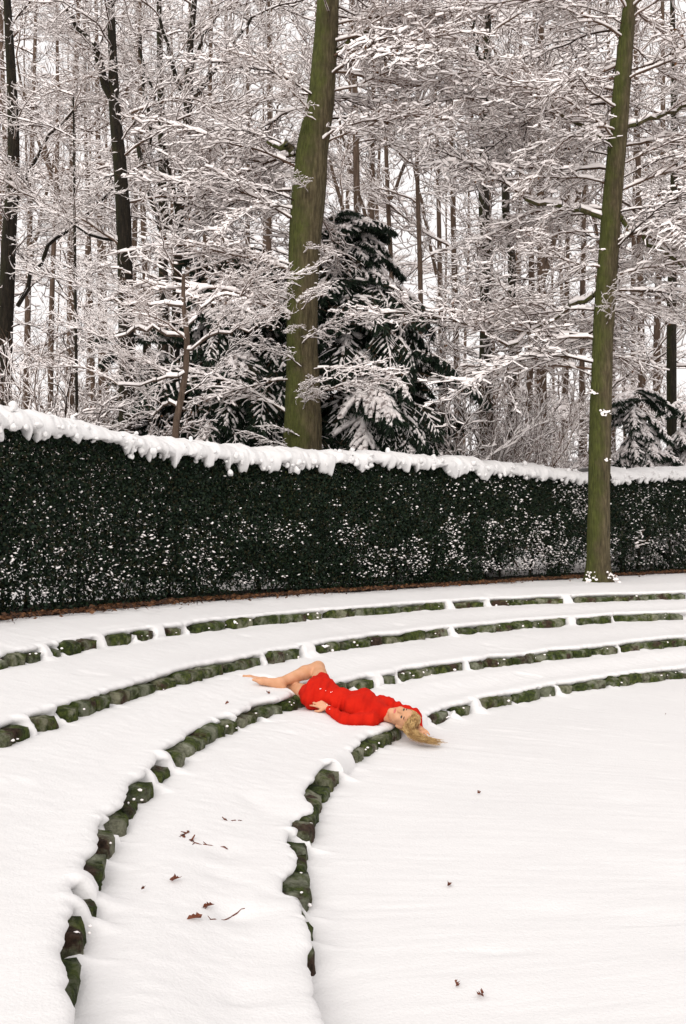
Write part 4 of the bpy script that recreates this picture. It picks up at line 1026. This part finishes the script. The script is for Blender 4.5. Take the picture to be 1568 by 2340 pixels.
PB = np.array([H[0], H[1], H[2] - .1])
person = link('person', make_mesh('person', V - PB, fc, M_SKIN, smooth=True), None, PB)
tag(person, 'barefoot woman in a red dress lying on the snow, long blond hair over the step', 'person')

# dress: torso, sleeves and upper thighs, with rolled neck
def dress_sdf(p):
    al = (p - H) @ ax; ac = (p - H) @ wf
    fold = .0045 * fbm(p[..., 0] * 16, p[..., 1] * 16, p[..., 2] * 16, oct=2, seed=5) + .0105 * noise(al * 34 + ac * 9, ac * 5, p[..., 2] * 8, seed=9)
    d = torso_sdf(p, .010)
    hemF, hemN = HF + (KF - HF) * .40, HN + (KN - HN) * .26
    sk = smin(cap_sdf(p, HF, hemF + (KF - HF) * .1, .100, .074), cap_sdf(p, HN, hemN + (KN - HN) * .1, .100, .078), .10)
    dh = nrm(nrm(KF - HF) + nrm(KN - HN)); sk = np.maximum(sk, np.minimum((p - hemF) @ nrm(KF - HF), (p - hemN) @ nrm(KN - HN) + .0))
    sk = np.maximum(sk, (p - (hemF + hemN) / 2) @ dh - .045)
    d = smin(d, sk, .045)
    for a, b, r0, r1 in ((SN, EN, .056, .047), (EN, EN + (WN - EN) * .93, .046, .034), (SF, EF, .056, .047), (EF, EF + (WF_ - EF) * .93, .046, .034)):
        d = smin(d, cap_sdf(p, a, b, r0, r1), .025)
    d = smin(d, cap_sdf(p, NK - ax * .06, NK + (HC - NK) * .30, .070, .058), .03)
    return d + fold - .002
lo = np.array([-.45, 7.38, -.02]); hi = np.array([.75, 8.60, .56]); hv = .0068
V, fc = surface_nets(chunked(dress_sdf, lo, hi, hv), lo, hv)
def b_red(t, b):
    v = coords(t)
    t.links.new(ramp(t, ntex(t, v, 9, 4), [(.3, (.46, .010, .004)), (.7, (.56, .017, .006))]), b.inputs['Base Color']); b.inputs['Roughness'].default_value = .9
    b.inputs['Specular IOR Level'].default_value = .1
    bump(t, b, ntex(t, coords(t, 'Object', (1, 1, 1)), 130, 3), .25, .004)
M_RED = mat('red_knit', b_red)
tag(link('dress', make_mesh('dress', V - PB, fc, M_RED, smooth=True), person), 'bright red long-sleeved knitted dress')

def small_ell(name, c, axes, rad, m, label=None):
    v, f = blob_mesh(None, 0, np.zeros((1, 3)), np.ones((1, 3)), 0, sub=2)
    v = v / np.linalg.norm(v, axis=1, keepdims=True)
    v = sum(np.outer(v[:, i] * rad[i], axes[i]) for i in range(3)) + c
    o = link(name, make_mesh(name, v - PB, f, m, smooth=True), person); tag(o, label); return o
def flatm(name, c, r=.5): return mat(name, lambda t, b: (setattr(b.inputs['Base Color'], 'default_value', (*c, 1)), setattr(b.inputs['Roughness'], 'default_value', r)))
M_EYE, M_LASH, M_LIP = flatm('iris', (.05, .045, .04), .2), flatm('lash', (.07, .035, .02)), flatm('lips', (.52, .13, .11))
for s in (-1, 1):
    small_ell('eye', hp_(.000, .0795, s * .031), (hc, fn, hr), (.0075, .006, .013), M_EYE)
    small_ell('eyebrow', hp_(.021, .0845, s * .033), (hc, fn, hr), (.0042, .004, .018), M_LASH)
small_ell('lips', hp_(-.0615, .0845, 0), (hc, fn, hr), (.0095, .0055, .023), M_LIP)

# hair: a close cap on the skull and long locks falling over the edge of the step
def cap_hair(p):
    d = ell_sdf(p, hp_(.025, -.012, 0), (hc, fn, hr), (.113, .106, .088))
    q = p - HC; cut = -((q @ hc) * .62 + (-(q @ fn)) * .78 - .030)
    return np.maximum(d, cut) + .004 * fbm(p[..., 0] * 40, p[..., 1] * 40, p[..., 2] * 40, oct=2, seed=2)
V, fc = surface_nets(chunked(cap_hair, HC - .16, HC + .16, .005), HC - .16, .005)
def b_hair(t, b):
    t.links.new(ramp(t, ntex(t, coords(t, 'Object', (1, 1, 1)), 26, 4, .7), [(.30, (.13, .065, .025)), (.46, (.36, .21, .08)), (.60, (.60, .41, .18)), (.8, (.74, .56, .29))]), b.inputs['Base Color'])
    b.inputs['Roughness'].default_value = .5
M_HAIR = mat('blond_hair', b_hair)
hair = link('hair', make_mesh('hair', V - PB, fc, M_HAIR, smooth=True), person)
rg = np.random.default_rng(6); segs = []
for i in range(520):
    a = rg.uniform(-1.9, 1.9); up = rg.uniform(.02, .115)
    rad_ = math.sqrt(max(0.02, 1 - ((up - .025) / .115)**2))
    if abs(a) < 1.3:
        root_ = hp_(up, (-.012 + .100 * rad_ * math.cos(a) * (.75 if up < .07 else 1)), .082 * rad_ * math.sin(a))
        if (root_ - HC) @ fn > .055 and (root_ - HC) @ hc < .080: continue
    else: root_ = hp_(up, -.012 + .100 * rad_ * math.cos(a), .082 * rad_ * math.sin(a))
    s = rg.normal(0, 1); tt = rg.uniform(.25, 1)
    k1 = J(921 + 8 + rg.normal(0, 7), 1664 + rg.normal(0, 6), 7.66 + rg.normal(0, .02))
    k2 = J(930 + 26 * tt + rg.normal(0, 6), 1684 + rg.normal(0, 5) + 3 * tt, 7.58 + rg.normal(0, .025))
    k3 = J(945 + 64 * tt + rg.normal(0, 7), 1688 + 9 * tt + rg.normal(0, 4.2), 7.55 + rg.normal(0, .05))
    k3[2] = max(k3[2], .012 + .02 * (1 - tt)); k2[2] = max(k2[2], .02)
    lat = nrm(root_ - HC) * .028
    ctrl = [root_, root_ + lat + np.array([.01, -.02, -.012]), k1, k2, k3]
    prev = None
    for t in np.linspace(0, 1, 15):
        q = sum(math.comb(4, j) * t**j * (1 - t)**(4 - j) * ctrl[j] for j in range(5)) * .65 + .35 * np.array([np.interp(t, [0, .22, .5, .75, 1], [c[d] for c in ctrl]) for d in range(3)])
        if prev is not None:
            r = .0034 * (1 - .8 * t); segs.append((prev, q, r, .0034 * (1 - .8 * min(1, t + .07))))
        prev = q
v, f = tubes(segs, 4)
tag(link('hair_locks', make_mesh('hair_locks', v - PB, f, M_HAIR, smooth=True), person), 'long loose blond locks trailing down onto the arena snow')
cc, ss = [], []
rng = random.Random(3)
for _ in range(13):                                              # crumbs of snow on her sleeve and skirt
    q = WN + (EN - WN) * rng.uniform(-.05, .35) + np.array([rng.uniform(-.02, .03), -.036, rng.uniform(-.03, .04)]) if rng.random() < .8 else H + ax * rng.uniform(-.03, .15) - wf * rng.uniform(.03, .10) + nf * .095
    s = rng.uniform(.002, .004); cc.append(q - PB); ss.append((s * 1.4, s, s))
v, f = blob_mesh(None, 0, np.array(cc), np.array(ss), 2)
tag(link('snow_crumbs', make_mesh('snow_crumbs', v, f, M_SNOWB, smooth=True), person), 'crumbs of snow on sleeve and skirt', kind='stuff')

# ------------------------------------------------------------------ fallen leaves and twigs lying on the snow
def ground_z(x, y):
    t = math.atan2(y - CY, x - CX) % (2 * math.pi); r = math.hypot(x - CX, y - CY); ji = int(np.argmin(np.abs(ths - t)))
    return float(np.interp(r, RR[:, ji], ZZ[:, ji]))
def lobed(rng, L):
    n = 22; pts = [(0, 0, .004)]
    for i in range(n):
        a = 2 * math.pi * i / n; rr = L * (.42 + .16 * math.cos(5 * a) + rng.uniform(-.05, .05)) * (1.25 if math.cos(a) > .7 else 1)
        pts.append((rr * math.cos(a) * 1.35, rr * math.sin(a) * .85, rng.uniform(-.004, .014) + .012 * abs(math.sin(a))))
    fs = [(0, 1 + i, 1 + (i + 1) % n) for i in range(n)]
    st = len(pts); pts += [(-L * .5, -.002, .004), (-L * .5, .002, .004), (-L * .95, .001, .012), (-L * .95, -.001, .012)]; fs.append((st, st + 3, st + 2, st + 1))
    return pts, fs
leaf_spots = [(400, 2015, .055, 'dry lobed leaf flat on the snow between the two lowest steps'), (447, 2104, .06, 'broad reddish oak leaf on the tread of the lowest step'), (476, 2076, .05, 'curled narrow oak leaf standing on edge beside the broad leaf'),
              (325, 2037, .018, 'tiny brown leaf scrap close to the second step'), (1024, 2026, .04, 'dark crumpled leaf sunk in the open arena snow'), (1095, 1816, .03, 'pale leaf half buried in the arena snow below the blond hair'),
              (1041, 2254, .028, 'small upright purple-brown leaf scrap on the arena floor'), (1102, 2279, .045, 'thin flat brown leaf lying past the upright scrap on the arena floor'), (612, 1624, .05, 'brown leaf lying below the third stone step'), (1520, 1635, .012, 'speck of bark on the smooth arena snow'), (520, 1610, .03, 'faint brown leaf on the tread in front of the bare feet')]
for i, (u, v, L, lb) in enumerate(leaf_spots):
    rng = random.Random(40 + i); lev = 0 if u > 700 else (.165 if v > 1650 else .37)
    x, y = ground_pt(u, v, CAMZ - lev); z = ground_z(x, y)
    for _ in range(3): x, y = ground_pt(u, v, CAMZ - z); z = ground_z(x, y)
    pts, fs = lobed(rng, L * .6); o = link('fallen_leaf', make_mesh('fallen_leaf', pts, fs, M_REDLEAF), None, (x, y, z + .006)); o.rotation_euler = (rng.uniform(.1, .7), rng.uniform(-.4, .3), rng.uniform(0, 6.28))
    tag(o, lb, 'leaf', 'fallen leaves on the snow')
twig_spots = [((408, 1905), (445, 1925), .010, 'thick reddish bark piece poking out of the snow between the steps'), ((445, 1925), (520, 1942), .005, 'thin twig mostly buried in snow at the end of the bark piece'), ((512, 1874), (552, 1876), .007, 'short dark forked twig on the tread above the bark piece'), ((482, 2102), (560, 2080), .0035, 'long buried twig running away from the broad oak leaf'), ((432, 1900), (412, 1912), .006, 'short stub of bark crossing the thick bark piece')]
for i, (a, b, r, lb) in enumerate(twig_spots):
    rng = random.Random(60 + i); segs = []; pp = []
    for t in np.linspace(0, 1, 9):
        u, v = a[0] + (b[0] - a[0]) * t + rng.uniform(-2, 2), a[1] + (b[1] - a[1]) * t + rng.uniform(-1.2, 1.2); x, y = ground_pt(u, v, CAMZ - .165); z = ground_z(x, y); x, y = ground_pt(u, v, CAMZ - z); z = ground_z(x, y)
        pp.append(np.array([x, y, z + rng.uniform(-1.5, .55) * r]))
    c0 = pp[0].copy()
    for j in range(8):
        segs.append((pp[j] - c0, pp[j + 1] - c0, r * rng.uniform(.6, 1.1), r * rng.uniform(.6, 1.1)))
        if rng.random() < .35: segs.append((pp[j] - c0, pp[j] - c0 + np.array([rng.uniform(-.03, .03), rng.uniform(-.04, .04), rng.uniform(.0, .02)]), r * .6, r * .3))
    v, f = tubes(segs, 5); o = link('fallen_twig', make_mesh('fallen_twig', v, f, M_REDLEAF, smooth=True), None, c0); tag(o, lb, 'twig', 'fallen twigs on the snow')
